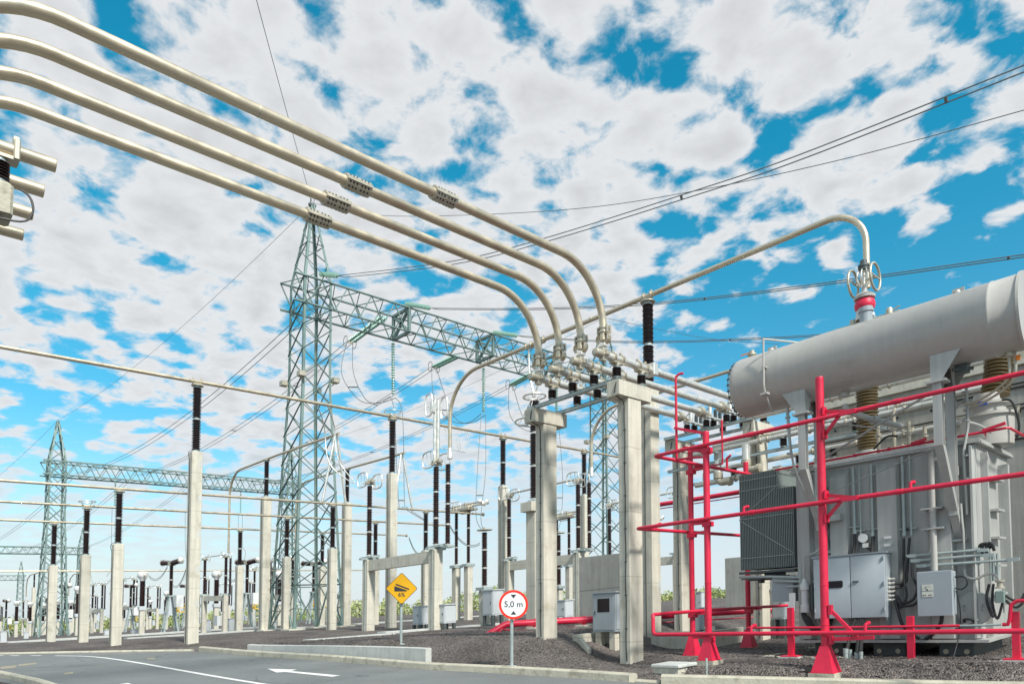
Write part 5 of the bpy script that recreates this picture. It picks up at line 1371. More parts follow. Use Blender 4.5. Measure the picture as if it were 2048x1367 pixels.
hose([(14.95, 2.85, 3.98), (14.95, 2.7, 3.9), (15.0, 2.62, 3.5), (15.0, 2.66, 3.25)], .02)
hose([(14.0, 4.3, 3.5), (14.1, 4.5, 3.55), (14.3, 4.8, 3.4)], .02)
MB().lathe((14.25, 3.7, 3.21), [(.1, 0), (.1, .1), (.13, .12), (.13, .16), (.05, .2)], 16).build('relief_valve', 'fitting', tr)
MB().tube(catm([Vector(p) for p in ((13.9, 3.17, 3.9), (13.95, 3.4, 3.72), (14.0, 3.5, 3.55), (14.15, 3.25, 3.55), (14.4, 3.1, 3.5), (14.8, 3.0, 3.4))]), .022, 8).build('oil_pipe', 'tank', tr)
for x, y, h_ in ((14.4, 4.75, .75), (14.5, 4.5, .9), (14.35, 4.2, .6), (14.6, 4.0, .5)):
    MB().tube([(x, y, 3.2), (x, y, 3.2+h_)], .035, 8).lathe((x, y, 3.2+h_*.6), [(.06, 0), (.06, .05)], 10).build('top_fitting', 'fitting', tr)

# ================================================================ red water spray frame
fr = thing('spray_frame', 'tall red pipe frame with three level pipe loops standing round the transformer', 'pipe frame', (11.7, 4.75, -.58))
posts = [(11.7, 4.75, -.60, 4.27, .066), (11.7, 6.88, -.44, 3.82, .06), (13.45, 8.3, -.52, 4.02, .058), (15.95, 8.3, -.54, 3.95, .06)]
for x, y, z0, z1, r in posts:
    z0 = z0+.02
    p = MB().tube([(x, y, z0+.2), (x, y, (z0+z1)/2), (x, y, z1)], r, 18)
    p.lathe((x, y, z1-.002), [(r, 0), (r*.9, .02), (.01, .03)], 18)
    for zz in (z0+.75, z0+1.4): 
        p.lathe((x, y, zz), [(r, 0), (r+.006, .002), (r+.006, .012), (r, .014)], 18, cap=False)
    po = p.build('post', 'red', fr)
    g = MB(); B_ = .175 if x < 12 and y < 6 else .15; H_ = .42
    base = [(x-B_, y-B_, z0), (x+B_, y-B_, z0), (x+B_, y+B_, z0), (x-B_, y+B_, z0)]; tp = [(x-r, y-r, z0+H_), (x+r, y-r, z0+H_), (x+r, y+r, z0+H_), (x-r, y+r, z0+H_)]
    g.add(base+tp, [(3, 2, 1, 0), (4, 5, 6, 7), (0, 1, 5, 4), (1, 2, 6, 5), (2, 3, 7, 6), (3, 0, 4, 7)])
    g.box((x-B_-.02, y-B_-.02, z0-.012), (x+B_+.02, y+B_+.02, z0-.001)).build('base_gusset', 'red', po)
    if y < 6: 
        for s_, zz in ((0, 0),): pass
    MB().box((x-B_-.035, y-B_-.035, z0-.16), (x+B_+.035, y+B_+.035, z0-.014)).build('grout_pad', 'kerb', po)
def loop(z, yc, xe, r=.037):
    P = [Vector((11.62, -1.5, z)), Vector((11.62, 2, z)), Vector((11.62, 5, z)), Vector((11.62, yc-.06, z)), Vector((11.64, yc-.02, z)), Vector((11.68, yc, z)), Vector((13.5, yc, z)), Vector((xe, yc, z))]
    m = MB().tube(P, r, 12)
    for y in (3.5, 5.9, 1.5): m.lathe((11.62, y, z), [(r, 0), (r+.007, .003), (r+.007, .1), (r, .103)], 14, (0, 1, 0), cap=False)
    return m.build('pipe_loop', 'red', fr)
loop(3.57, 7.98, 15.95); loop(2.18, 8.42, 15.9)
lo_ = MB().tube([(11.62, -1.5, .05), (11.62, 2, .05), (11.62, 5, .05), (11.62, 7.95, .05), (11.63, 8.03, .06), (11.63, 8.06, .12), (11.63, 8.06, .36), (11.64, 8.07, .43), (11.7, 8.09, .44), (14, 8.09, .44), (17.6, 8.09, .40)], .037, 12)
lo_.build('pipe_loop', 'red', fr)
def brk(x, y, z, side):                                          # raking bracket from post to pipe
    mb = MB()
    if side == 'd':
        for zz in (z-.33, z+.06): mb.box((x+.03, y-.085, zz), (x+.07, y-.05, zz+.14)).box((x-.075, y-.08, zz), (x+.075, y-.06, zz+.14))
        mb.bar((x, y-.07, z+.12), (11.6, y-.62, z-.02), .02, .06); mb.bar((x, y-.07, z-.26), (11.62, y-.38, z+.03), .02, .06)
        mb.bar((11.58, y-.35, z-.0), (11.58, y-.6, z+.0), .02, .07)
    else:
        mb.box((x-.07, y-.1, z-.14), (x+.07, y+.07, z-.05)).bar((x-.02, y+.05, z-.06), (11.62 if side == 'b' else x+.02, y+.32 if side == 'b' else y-.32, z-.05), .06, .06)
    return mb.build('bracket', 'red', fr)
for z in (3.57, 2.18): brk(11.7, 4.75, z, 'd')
for z in (3.57, 2.18, .05): brk(11.7, 6.88, z, 'b')
for z in (3.57, 2.18, .44): brk(13.45, 8.3, z, 'a'); brk(15.95, 8.3, z, 'a')
m = MB().bar((11.7, 4.66, .42), (11.7, 4.25, -.03), .05, .05).bar((11.7, 4.68, -.06), (11.7, 4.0, -.03), .03, .06).box((11.65, 4.63, .34), (11.75, 4.68, .5)).box((11.65, 4.63, -.14), (11.75, 4.68, .0)); m.build('bracket', 'red', fr)
for z in (.48, .30, -.02, -.16): MB().lathe((11.7, 4.75, z), [(.066, 0), (.071, .002), (.071, .012), (.066, .014)], 18, cap=False).build('weld_band', 'red', fr)
# head of the second and third posts
m = MB().bar((11.7, 6.88, 3.80), (11.7, 7.55, 4.05), .07, .05).tube([(11.7, 7.52, 3.4), (11.7, 7.52, 4.4), (11.7, 7.52, 5.05), (11.72, 7.46, 5.1), (11.75, 7.38, 5.1)], .025, 8).tube([(11.7, 7.52, 3.42), (11.7, 7.2, 3.40), (11.7, 6.9, 3.36)], .022, 8); m.build('spray_branch', 'red', fr)
m = MB().bar((13.2, 8.3, 4.0), (14.3, 8.3, 4.0), .05, .06).tube([(13.45, 8.2, 3.58), (13.9, 8.0, 3.62), (14.3, 8.0, 3.7), (14.3, 8.0, 4.7)], .022, 8).tube([(14.5, 8.0, 3.58), (14.5, 8.0, 3.85), (14.5, 7.9, 3.9)], .03, 8); m.build('spray_branch', 'red', fr)
m = MB()
for x, y, z in ((11.62, 6.1, 2.22), (11.62, 3.4, 2.22), (12.3, 8.42, 2.22), (11.62, 4.1, .1), (11.62, 6.0, .1)):
    m = MB().tube([(x, y, z-.02), (x, y, z+.07), (x+.12, y, z+.09)], .024, 8).lathe((x+.1, y, z+.09), [(.03, 0), (.035, .05), (.015, .09)], 10, (1, 0, 0)); m.build('spray_nozzle', 'red', fr)
# low spray pipe at the tank foot
rk = thing('low_spray_pipe', 'low red pipe on short square posts along the transformer foot', 'pipe', (13.3, 4.0, -.5))
for px, py, yt in ((1823, 1317, 1231), (2034, 1315, 1222), (1583, 1309, 1214), (1652, 1310, 1252)):
    a = at(px, py, x=13.3); t2_ = at(px, yt, x=13.3)
    po = MB().box((a.x-.05, a.y-.05, a.z-.0), (a.x+.05, a.y+.05, t2_.z)).box((a.x-.14, a.y-.16, a.z-.02), (a.x+.14, a.y+.16, a.z-.001)).build('post', 'red', rk)
    MB().box((a.x-.16, a.y-.2, a.z-.12), (a.x+.16, a.y+.2, a.z-.022)).build('grout_pad', 'pale_concrete', po)
MB().tube([(13.22, 6.9, .07), (13.22, 5, .05), (13.22, 3.2, .05)], .022, 8).tube([(13.22, 2.62, .06), (13.22, 2.55, .06), (13.22, 2.52, .15), (13.22, 2.5, .36), (13.22, 2.42, .42), (13.22, 1.5, .45)], .03, 8).build('pipe', 'red', rk)
MB().tube([(13.22, 3.2, .05), (13.22, 2.9, .05), (13.22, 2.64, .06)], .018, 8).build('sleeve', 'galvanised', rk)
# spray pipe on the tank lid
ls = thing('lid_spray_pipe', 'thin red spray pipe on clips along the top edge of the transformer tank', 'pipe', (13.9, 4, 3.25))
MB().tube([(13.96, 6.6, 3.28), (13.96, 5.4, 3.28), (13.96, 4.0, 3.28), (13.96, 2.62, 3.28), (14.0, 2.58, 3.28), (15.6, 2.56, 3.28)], .022, 8).build('pipe', 'red', ls)
for y in (5.0, 4.4, 3.9, 2.9):
    MB().lathe((13.96, y, 3.28), [(.032, 0), (.032, .05)], 8, (0, 1, 0)).box((13.95, y, 3.207), (13.97, y+.02, 3.27)).build('clip', 'red', ls)
MB().bar((13.95, 4.05, 3.30), (13.95, 3.8, 3.34), .05).bar((13.95, 2.95, 3.3), (13.95, 2.62, 3.36), .05).build('spray_nozzle', 'red', ls)
# elevated red main and the ground main
t = thing('red_main_pipe', 'thick red pipe passing level behind the two slim red posts', 'pipe', (20, 12, 3.9))
MB().tube([(20, 13.6, 3.92), (20, 12, 3.9), (20, 7.5, 3.88)], .075, 14).build('pipe', 'red', t); MB().tube([(20, 13.6, 3.78), (20, 12, 3.76), (20, 7.5, 3.74)], .018, 6).build('side_pipe', 'red', t)
t = thing('fire_main', 'fat red ground pipe bending down into the gravel behind the height limit sign', 'pipe', (14.3, 15, .1))
A0, A1, A2, A3 = at(962, 1277, d=20.7), at(1012, 1247, d=21.0), at(1345, 1229, d=21.8), at(1560, 1217, d=22.2)
foot = A0+(A0-A1)*.6
MB().tube([foot, A0]+arc_bend(A0, A1, A2, .4, 8)+[A1.lerp(A2, .3), A1.lerp(A2, .7), A2, A3], .10, 18).build('pipe', 'red', t)
wv = (A0-A1).normalized()
MB().lathe(A0-wv*.1, [(.102, 0), (.113, .01), (.113, .20), (.102, .21)], 16, wv).build('wrap', 'dark_steel', t)
dn_ = Vector((0, 0, -.21)); o_ = Vector((-.12, .1, 0))
MB().tube([at(985, 1279, d=20.3)+Vector((0, 0, -.1)), at(1003, 1257, d=20.5), A1.lerp(A2, .06)+dn_+o_*.5, A1.lerp(A2, .5)+dn_, A2+dn_, A3+dn_], .022, 8).build('side_pipe', 'red', t)
ud = (A2-A1).normalized()
for k, (f_, lab) in enumerate(((.17, 'behind the height limit sign'), (.46, 'left of the grey cabinet'), (1.45, 'near the radiator'))):
    q = A1+(A2-A1)*f_ if f_ < 1 else A2.lerp(A3, .3); zg = ground(q.x, q.y)
    MB().box((q.x-.05, q.y-.05, zg+.05), (q.x+.05, q.y+.05, q.z-.08)).lathe(q-ud*.03, [(.1, 0), (.122, .004), (.122, .056), (.1, .06)], 16, ud, cap=False).build('pipe_stand', 'red', t)
    tag(MB().box((q.x-.22, q.y-.22, zg-.3), (q.x+.22, q.y+.22, zg+.05), .01).build('concrete_block', 'concrete'), 'small concrete block under the fat red ground pipe %s' % lab, 'concrete block', 'concrete blocks under the red ground pipe')
# fire walls
fw = thing('fire_wall', 'high concrete fire wall with a projecting coping behind the transformer', 'wall', (18.9, 3, -.6))
MB().box((18.8, -6, -.9), (19.1, 7.8, 5.5)).build('wall', 'wall_concrete', fw); MB().box((18.70, -6, 5.503), (19.2, 7.85, 5.84)).build('coping', 'concrete', fw)
for z in (5.1, 4.62, 3.95):
    MB().tube([(18.77, -6, z), (18.77, 0, z), (18.77, 7.6, z)], .018, 6).tube([(18.77, -6, z-.09), (18.77, 0, z-.09), (18.77, 7.6, z-.09)], .018, 6).build('wall_cable', 'rubber', fw)
hm = MB()
for k in range(12): hm.lathe((18.798, -1+.75*k, 4.9), [(.03, 0), (.03, .006)], 8, (-1, 0, 0))
hm.build('tie_hole', 'rubber', fw)
tag(MB().box((20.4, 14.3, -.4), (20.7, 17.48, 2.46)).build('fire_wall', 'wall_concrete'), 'low weathered concrete wall seen between the two front T columns', 'wall')
tag(MB().box((32.8, 12.0, -.4), (33.1, 18.3, 2.62)).build('fire_wall', 'wall_concrete'), 'low grey concrete wall seen left of the radiator under the red pipes', 'wall')
struct(MB().box((13.38, -4, -.9), (13.56, 6.6, -.515)).box((13.38, 6.601, -.9), (17.5, 6.75, -.515)).build('basin_kerb', 'kerb'))
tag(MB().box((15.2, 9.2, -.6), (17.4, 9.34, -.12)).box((15.2, 9.341, -.6), (15.34, 10.6, -.1)).build('drain_pit', 'concrete'), 'low concrete pit walls in the gravel behind the slim red posts', 'pit wall')

# ================================================================ signs
def sign_frame(x, y):
    return Vector((x, y, 0))
def text(body, size, name, m, parent, mtx, extr=.0015):
    cu = bpy.data.curves.new(name, 'FONT'); cu.body = body; cu.size = size; cu.align_x = 'CENTER'; cu.align_y = 'CENTER'; cu.extrude = extr
    cu.offset = size*.012
    o = bpy.data.objects.new(name, cu); col.objects.link(o)
    dg = bpy.context.evaluated_depsgraph_get(); dg.update()
    me = bpy.data.meshes.new_from_object(o.evaluated_get(dg)); bpy.data.objects.remove(o)
    me.transform(mtx); me.materials.clear(); me.materials.append(M[m]); me.name = name
    q = bpy.data.objects.new(name, me); col.objects.link(q); q.parent = parent
    return q
def face(pos, nrm):
    """matrix whose x is right and y is up on a plate facing nrm"""
    n = Vector(nrm).normalized(); r = Vector((0, 0, 1)).cross(n).normalized(); u = n.cross(r)
    m = Matrix((r, u, n)).transposed().to_4x4(); m.translation = pos
    return m
def flat(parent, mtx, polys, name, m, depth=.002):
    mb = MB()
    for P in polys: mb.prism([mtx @ Vector((a, b, 0)) for a, b in P], mtx.to_3x3() @ Vector((0, 0, depth)))
    return mb.build(name, m, parent, raw=True)
def circ(r, n=48, cx=0, cy=0): return [(cx+r*math.cos(2*math.pi*k/n), cy+r*math.sin(2*math.pi*k/n)) for k in range(n)]
def ringp(mtx, r0, r1, n, parent, name, m, depth=.003):
    mb = MB(); vs = []
    for k in range(n):
        a = 2*math.pi*k/n
        for r in (r0, r1):
            for z in (0, depth): vs.append(mtx @ Vector((r*math.cos(a), r*math.sin(a), z)))
    fs = []
    for k in range(n):
        i, j = 4*k, 4*((k+1) % n)
        fs += [(i+1, i+3, j+3, j+1), (i, j, j+2, i+2), (i, i+1, j+1, j), (i+2, j+2, j+3, i+3)]
    mb.add(vs, fs); return mb.build(name, m, parent, raw=True)
def sign_post(x, y, px, py_base, label, cat, r):
    zg = at(px, py_base, d=along(x, y)).z
    t = thing('road_sign', label, cat, (x, y, zg))
    return t, zg
NRM = Vector((-UC, -US, 0)).normalized()
# height limit
p = at(1023.5, 1330, d=14.55); x, y, zg = p
t, _ = sign_post(x, y, 1023.5, 1330, 'round red rimmed sign reading 5,0 m on a galvanised pole', 'road sign', 0)
c = at(1027, 1208, d=14.48)
MB().tube([(0, 0, -.25), (0, 0, c.z-zg+.22)], .036, 14).build('pole', 'galvanised', t, raw=True)
MB().cbox((0, 0, -.03), .16, .16, .035, .01).build('base_plate', 'galvanised', t, raw=True)
RS = .300
mt_ = face(S(c)-S(p)+NRM*.02, NRM)
fc = flat(t, mt_, [circ(RS)], 'plate', 'sign_white', .004)
m1 = mt_ @ Matrix.Translation((0, 0, .0045))
ringp(m1, RS*.835, RS*1.0, 64, fc, 'rim', 'sign_red', .0025)
text('5,0 m', .172, 'lettering', 'sign_black', fc, m1 @ Matrix.Translation((0, .002, .001)))
flat(fc, m1, [[(-.06, .205), (.06, .205), (0, .125)]], 'arrow_mark', 'sign_black'); flat(fc, m1, [[(-.06, -.205), (0, -.125), (.06, -.205)]], 'arrow_mark', 'sign_black')
# steep grade
p = at(802, 1286, d=18.6); x, y, zg = p
t, _ = sign_post(x, y, 802, 1286, 'yellow diamond slope sign reading 6% on a galvanised pole', 'road sign', 0)
c = at(803.5, 1176, d=18.5)
MB().tube([(0, 0, -.25), (0, 0, c.z-zg+.3)], .038, 14).build('pole', 'galvanised', t, raw=True)
MB().cbox((0, 0, -.03), .16, .16, .035, .01).build('base_plate', 'galvanised', t, raw=True)
H = .425; mt_ = face(S(c)-S(p)+NRM*.02, NRM)
def dia(h, rr=.05):
    P = []
    for a, (cx_, cy_) in ((0, (h-rr*1.414, 0)), (90, (0, h-rr*1.414)), (180, (-h+rr*1.414, 0)), (270, (0, -h+rr*1.414))):
        for k in range(-3, 4): P.append((cx_+rr*math.cos(R(a+15*k)), cy_+rr*math.sin(R(a+15*k))))
    return P
fc = flat(t, mt_, [dia(H)], 'plate', 'sign_brown', .004)
m1 = mt_ @ Matrix.Translation((0, 0, .0045))
flat(fc, m1, [dia(H-.018)], 'yellow_face', 'sign_yellow', .001)
m2 = mt_ @ Matrix.Translation((0, 0, .0075))
flat(fc, m2, [[(-.19, -.075), (-.19, .055), (-.165, .06), (.14, -.045), (.15, -.065), (.1, -.075)]], 'wedge_mark', 'sign_black', .0015)
flat(fc, m2, [[(-.165, .095), (-.150, .125), (-.135, .125), (.195, .0), (.205, -.02), (.19, -.035), (.175, -.032)]], 'bar_mark', 'sign_black', .0015)
text('6%', .155, 'lettering', 'sign_black', fc, m2 @ Matrix.Translation((.0, -.165, .001)))

# ================================================================ cabinets and small things near the road
def cabinet(x0, x1, y0, y1, z0, z1, label, group, win=None, legs=True, doors_v=1, mname='box', zleg=None):
    t = thing('outdoor_cabinet', label, 'cabinet', ((x0+x1)/2, (y0+y1)/2, z0), group)
    MB().box((x0, y0, z0), (x1, y1, z1)).box((x0-.04, y0-.04, z1), (x1+.04, y1+.04, z1+.03)).build('body', mname, t)
    n = doors_v
    for k in range(n):
        a = y0+(y1-y0)*k/n+.03; b = y0+(y1-y0)*(k+1)/n-.03
        d = MB().box((x0-.015, a, z0+.05), (x0-.003, b, z1-.04)).build('door', mname, t)
        MB().box((x0-.035, b-.07 if k == 0 else a+.03, (z0+z1)/2-.04), (x0-.016, b-.04 if k == 0 else a+.06, (z0+z1)/2+.04)).build('handle', 'dark_steel', d)
        if win and k == win[0]: MB().box((x0-.02, win[1], win[2]), (x0-.0155, win[3], win[4])).build('window', 'window', d)
    d = MB().box((x0+.03, y0-.015, z0+.05), (x1-.03, y0-.003, z1-.04)).build('side_door', mname, t)
    if zleg is not None:
        for yy in (y0+.06, y1-.2):
            MB().box((x0+.05, yy, zleg), (x0+.22, yy+.16, z0-.002)).build('plinth', 'concrete', t)
        MB().box((x1-.25, y0+.06, zleg), (x1-.05, y1-.06, z0-.002)).build('plinth', 'concrete', t)
    return t
cabinet(13.2, 13.85, 10.2, 10.88, .03, .95, 'grey cabinet with a dark glazed door left of the nearest T column', None, (0, 10.36, .50, 10.72, .82), zleg=-.7)
MB_ = MB().tube([(13.1, 11.2, 1.03), (13.2, 10.6, 1.05), (13.3, 10.0, 1.07)], .008, 5)
tag(MB_.build('antenna_rod', 'dark_steel'), 'thin dark rod lying on the roof of the grey glazed cabinet', 'rod')
tag(MB().box((12.7, 10.95, -.6), (13.9, 11.09, -.0)).prism([(12.7, 10.95, -.6), (12.7, 10.95, -.02), (12.25, 10.25, -.30), (12.25, 10.25, -.6)], (.1, -.02, 0)).build('retaining_curb', 'concrete'), 'angled concrete curb wall around the grey glazed cabinet', 'curb wall')
# stubs by the kerb
a = at(1348, 1340, d=12.75); zl = ground(a.x, a.y)+.085
t = thing('manhole_box', 'square concrete manhole box with a pale lid beside the kerb', 'manhole', (a.x, a.y, -.7))
MB().box((a.x-.26, a.y-.26, -1.0), (a.x+.26, a.y+.26, zl-.052), .01).build('box', 'concrete', t); MB().box((a.x-.30, a.y-.30, zl-.05), (a.x+.30, a.y+.30, zl), .015).build('lid', 'pale_concrete', t)
a = at(1413.5, 1347, d=12.1)
t = MB().tube([(0, 0, -.2), (0, 0, .26)], .018, 8)
o = MB().tube([(a.x, a.y, a.z-.2), (a.x, a.y, a.z+.27)], .018, 8).build('marker_stake', 'galvanised'); tag(o, 'short thin steel stake in the gravel right of the manhole box', 'stake')
t = thing('pipe_stub', 'cluster of short galvanised pipe stubs on a pale pad under the two door cabinet', 'pipe stub', (13.1, 4.98, -.56))
pad = at(1705, 1321, x=13.1)
MB().box((12.95, pad.y-.2, -.68), (13.3, pad.y+.25, pad.z), .01).build('pad', 'pale_concrete', t)
for k, (dy, hh, r) in enumerate(((.12, .22, .04), (-.06, .16, .045), (-.14, .17, .03), (.06, .2, .03))): MB().lathe((13.12+.05*(k % 2), pad.y+dy, pad.z), [(r, 0), (r, hh*.6), (r*1.12, hh*.62), (r*1.12, hh)], 14).build('stub', 'galvanised', t)
for k, dy in enumerate((.11, -.07, -.13)): 
    tag(MB().tube([(13.13, pad.y+dy, pad.z+.15), (13.3, pad.y+dy*.8, .0), (13.62, pad.y+dy*.5+.05, .19)], .035, 8).build('cable_duct', 'rubber'), 'black cable duct rising to the two door cabinet, %s from the left' % ORD[k+1], 'cable duct', 'black cable ducts under the two door cabinet')
# concrete cable trenches
tag(MB().box((13.9, 20.75, -.12), (30, 21.3, .10), .01).build('cable_trench', 'pale_concrete'), 'long flat concrete trench cover behind the yellow sign', 'trench')
tag(MB().box((10.9, 20.1, -.12), (13.88, 21.0, .04), .01).build('cable_trench', 'pale_concrete'), 'wide flat concrete slab left of the yellow sign, end of the trench', 'trench')
tag(MB().box((9.9, 36.0, -.1), (50, 36.6, .24), .01).build('cable_trench', 'pale_concrete'), 'far concrete trench edge running behind the big lattice tower', 'trench')
tag(MB().box((2, 48.0, -.1), (22, 48.6, .28), .01).build('cable_trench', 'pale_concrete'), 'far concrete trench edge behind the three slim left posts', 'trench')
# cabinets by the portal frames
def cab_px(px0, px1, yb, yt, d_, dep, label, group, name='outdoor_cabinet', mname='pale_box', legpx=None):
    a = at(px1, yb, d=d_); b = at(px0, yb, d=d_); tp = at(px0, yt, d=d_)
    w_ = (b-a).length; q = (a+b)/2
    t = thing(name, label, 'cabinet', (q.x, q.y, a.z), group)
    cx_, cy_, z0, z1 = q.x, q.y, a.z, tp.z; s = w_/1.35/2
    MB().box((cx_-s, cy_-s, z0), (cx_+s, cy_+s, z1)).box((cx_-s-.04, cy_-s-.04, z1), (cx_+s+.04, cy_+s+.04, z1+.04)).build('body', mname, t)
    d = MB().box((cx_-s-.012, cy_-s+.04, z0+.05), (cx_-s-.002, cy_+s-.04, z1-.05)).build('door', mname, t)
    MB().box((cx_-s-.03, cy_-s+.07, (z0+z1)/2-.03), (cx_-s-.013, cy_-s+.1, (z0+z1)/2+.05)).build('handle', 'dark_steel', d)
    MB().box((cx_-s+.04, cy_-s-.012, z0+.05), (cx_+s-.04, cy_-s-.002, z1-.05)).build('side_door', mname, t)
    zg = ground(cx_, cy_)-.2
    if z0-zg > .05:
        for sx_, sy_ in ((-1, -1), (1, -1), (1, 1), (-1, 1)): MB().box((cx_+sx_*s*.8-.05, cy_+sy_*s*.8-.05, zg), (cx_+sx_*s*.8+.05, cy_+sy_*s*.8+.05, z0-.002)).build('leg', 'dark_steel', t)
    return t
GCB = 'grey cabinets under the switchgear'
cab_px(826, 855, 1247, 1213, 27.5, .6, 'pale cabinet left of the portal column behind the yellow sign', GCB)
cab_px(871, 911, 1244, 1210, 26.0, .6, 'pale cabinet right of the portal column behind the yellow sign', GCB)
cab_px(966, 1006, 1228, 1181, 27.5, .8, 'large grey cabinet directly left of the height limit sign', GCB)
cab_px(1112, 1146, 1232, 1201, 30.5, .6, 'grey cabinet between the two front T columns', GCB)
cab_px(1370, 1408, 1258, 1218, 21.0, .6, 'grey cabinet in the gravel between the two slim red posts', GCB, mname='box')
cab_px(1545, 1578, 1236, 1180, 19.0, .6, 'grey cabinet with dark window below the radiator', GCB, mname='box')
cab_px(1392, 1409, 1222, 1184, 40, .6, 'small far cabinet seen between the slim red posts above the pipes', GCB)
# current transformer post next to the height limit sign
def arrester(px, yt, ym, d_, label, mname='porcelain', rs=.13):
    tp = at(px, yt, d=d_); bt = at(px, ym, d=d_); zg = ground(tp.x, tp.y)-.2
    t = thing('surge_arrester', label, 'surge arrester', (tp.x, tp.y, zg), 'slim dark surge arresters')
    MB().cbox((tp.x, tp.y, zg), .3, .3, bt.z-.15-zg).build('pedestal', 'concrete', t); MB().cbox((tp.x, tp.y, bt.z-.148), .5, .5, .12).build('base_plate', 'galvanised', t)
    ins_col(t, tp.x, tp.y, bt.z-.02, tp.z-bt.z, 3, rs, rs*.68, 9)
    m = MB().lathe((tp.x, tp.y, tp.z-.02), [(.1, 0), (.32, .02), (.32, .05), (.05, .06), (.05, .15)], 12)
    m.build('top_plate', 'fitting', t)
    return t
arrester(969, 1060, 1172, 28.2, 'slim dark arrester standing on the cabinet left of the height limit sign')
arrester(1117, 1066, 1170, 34, 'slim dark arrester seen just right of the second T column')

# ================================================================ switchyard seen behind the slim posts
def rawcyl(parent, name, m, r, z0, z1, x=0, y=0, n=8):
    return MB().tube([(x, y, z0), (x, y, (z0+z1)/2), (x, y, z1)], r, n).build(name, m, parent, raw=True)
def rawins(parent, x, y, z0, h, rs=.16, rc=.11, n=14, name='insulator_unit', m='porcelain', seg=10):
    return MB().lathe((x, y, z0), sheds(h, rc, rs, n, .01), seg).build(name, m, parent, raw=True)
# T-shaped breaker
tb = thing('circuit_breaker', 'x', 'circuit breaker', raw=True)
for sx_ in (-1, 1):
    MB().bar((sx_*.55, -.3, -.4), (sx_*.12, -.15, 2.7), .12).bar((sx_*.55, .3, -.4), (sx_*.12, .15, 2.7), .12).bar((sx_*.48, -.27, .3), (sx_*.48, .27, .3), .06).bar((sx_*.3, -.2, 1.5), (sx_*.3, .2, 1.5), .06).build('support_leg', 'galvanised', tb, raw=True)
MB().box((-.25, -.25, 2.68), (.25, .25, 2.8)).build('top_plate', 'galvanised', tb, raw=True)
MB().box((.1, -.95, 1.9), (.6, -.45, 2.8)).build('drive_box', 'white', tb, raw=True)
rawins(tb, 0, 0, 2.8, 1.12); rawins(tb, 0, 0, 4.0, 1.05)
MB().lathe((0, 0, 3.92), [(.15, 0), (.15, .08)], 10).build('flange', 'silver', tb, raw=True)
MB().box((-.2, -.25, 5.05), (.2, .25, 5.4)).build('gear_head', 'fitting', tb, raw=True)
for s_ in (-1, 1):
    MB().lathe((0, s_*.25, 5.24), sheds(1.75, .13, .20, 14, .01), 10, (0, s_, .06)).build('interrupter_chamber', 'porcelain', tb, raw=True)
    MB().lathe((0, s_*2.0, 5.34), [(.2, 0), (.22, .06), (.2, .14), (.05, .2)], 10, (0, s_, .06)).tube(oval((0, s_*2.0, 5.34), X_, Z_,   .22, .24, 16, 1), .02, 5, closed=True).build('end_ring', 'silver', tb, raw=True)
# current transformer
ct = thing('current_transformer', 'x', 'current transformer', raw=True)
MB().cbox((0, 0, -.4), .36, .36, 2.2, .01).build('pedestal', 'concrete', ct, raw=True)
MB().cbox((0, 0, 1.8), .5, .5, .3, .03).build('base_tank', 'pale_box', ct, raw=True)
rawins(ct, 0, 0, 2.1, 1.95, .23, .17, 20)
MB().lathe((0, 0, 4.05), [(.18, 0), (.2, .1), (.36, .3), (.38, .34), (.38, .62), (.33, .68), (.2, .72)], 14).build('head', 'white', ct, raw=True)
MB().tube([(0, -.7, 4.45), (0, 0, 4.45), (0, .7, 4.45)], .035, 6).tube(oval((0, -.65, 4.45), X_, Z_, .18, .2, 12, 1), .018, 5, closed=True).tube(oval((0, .65, 4.45), X_, Z_, .18, .2, 12, 1), .018, 5, closed=True).build('terminal', 'fitting', ct, raw=True)
# disconnector on its portal
dn = thing('disconnector', 'x', 'disconnector', raw=True)
for y in (0, 4.5):
    MB().cbox((0, y, -.4), .36, .36, 3.36, .01).build('column', 'concrete', dn, raw=True)
    MB().box((-.4, y-.15, 2.962), (.4, y+.15, 3.1)).build('base_frame', 'galvanised', dn, raw=True)
    rawins(dn, 0, y, 3.1, 1.4, .15, .1, 13); rawins(dn, 0, y, 4.58, 1.42, .15, .1, 13)
    MB().lathe((0, y, 4.5), [(.14, 0), (.14, .08)], 10).build('flange', 'silver', dn, raw=True)
    for s_ in (-1, 1): MB().tube(oval((s_*.32, y, 6.2), Y_, Z_, .3, .26, 16, .7), .025, 5, closed=True).bar((0, y, 6.05), (s_*.32, y, 6.0), .03).build('grading_ring', 'silver', dn, raw=True)
    MB().box((-.2, y-.25, 6.0), (.2, y+.25, 6.15)).build('contact_head', 'fitting', dn, raw=True)
rawins(dn, .18, -.45, 3.1, 2.85, .11, .075, 24)
MB().box((-.14, .19, 2.5), (.14, 4.31, 2.93)).build('beam', 'concrete', dn, raw=True)
MB().tube([(0, 0, 6.25), (0, 2.2, 6.25), (0, 4.5, 6.25)], .05, 8).build('blade', 'silver', dn, raw=True)
MB().box((-.5, .3, .5), (-.2, .9, 1.3)).build('drive_box', 'pale_box', dn, raw=True)
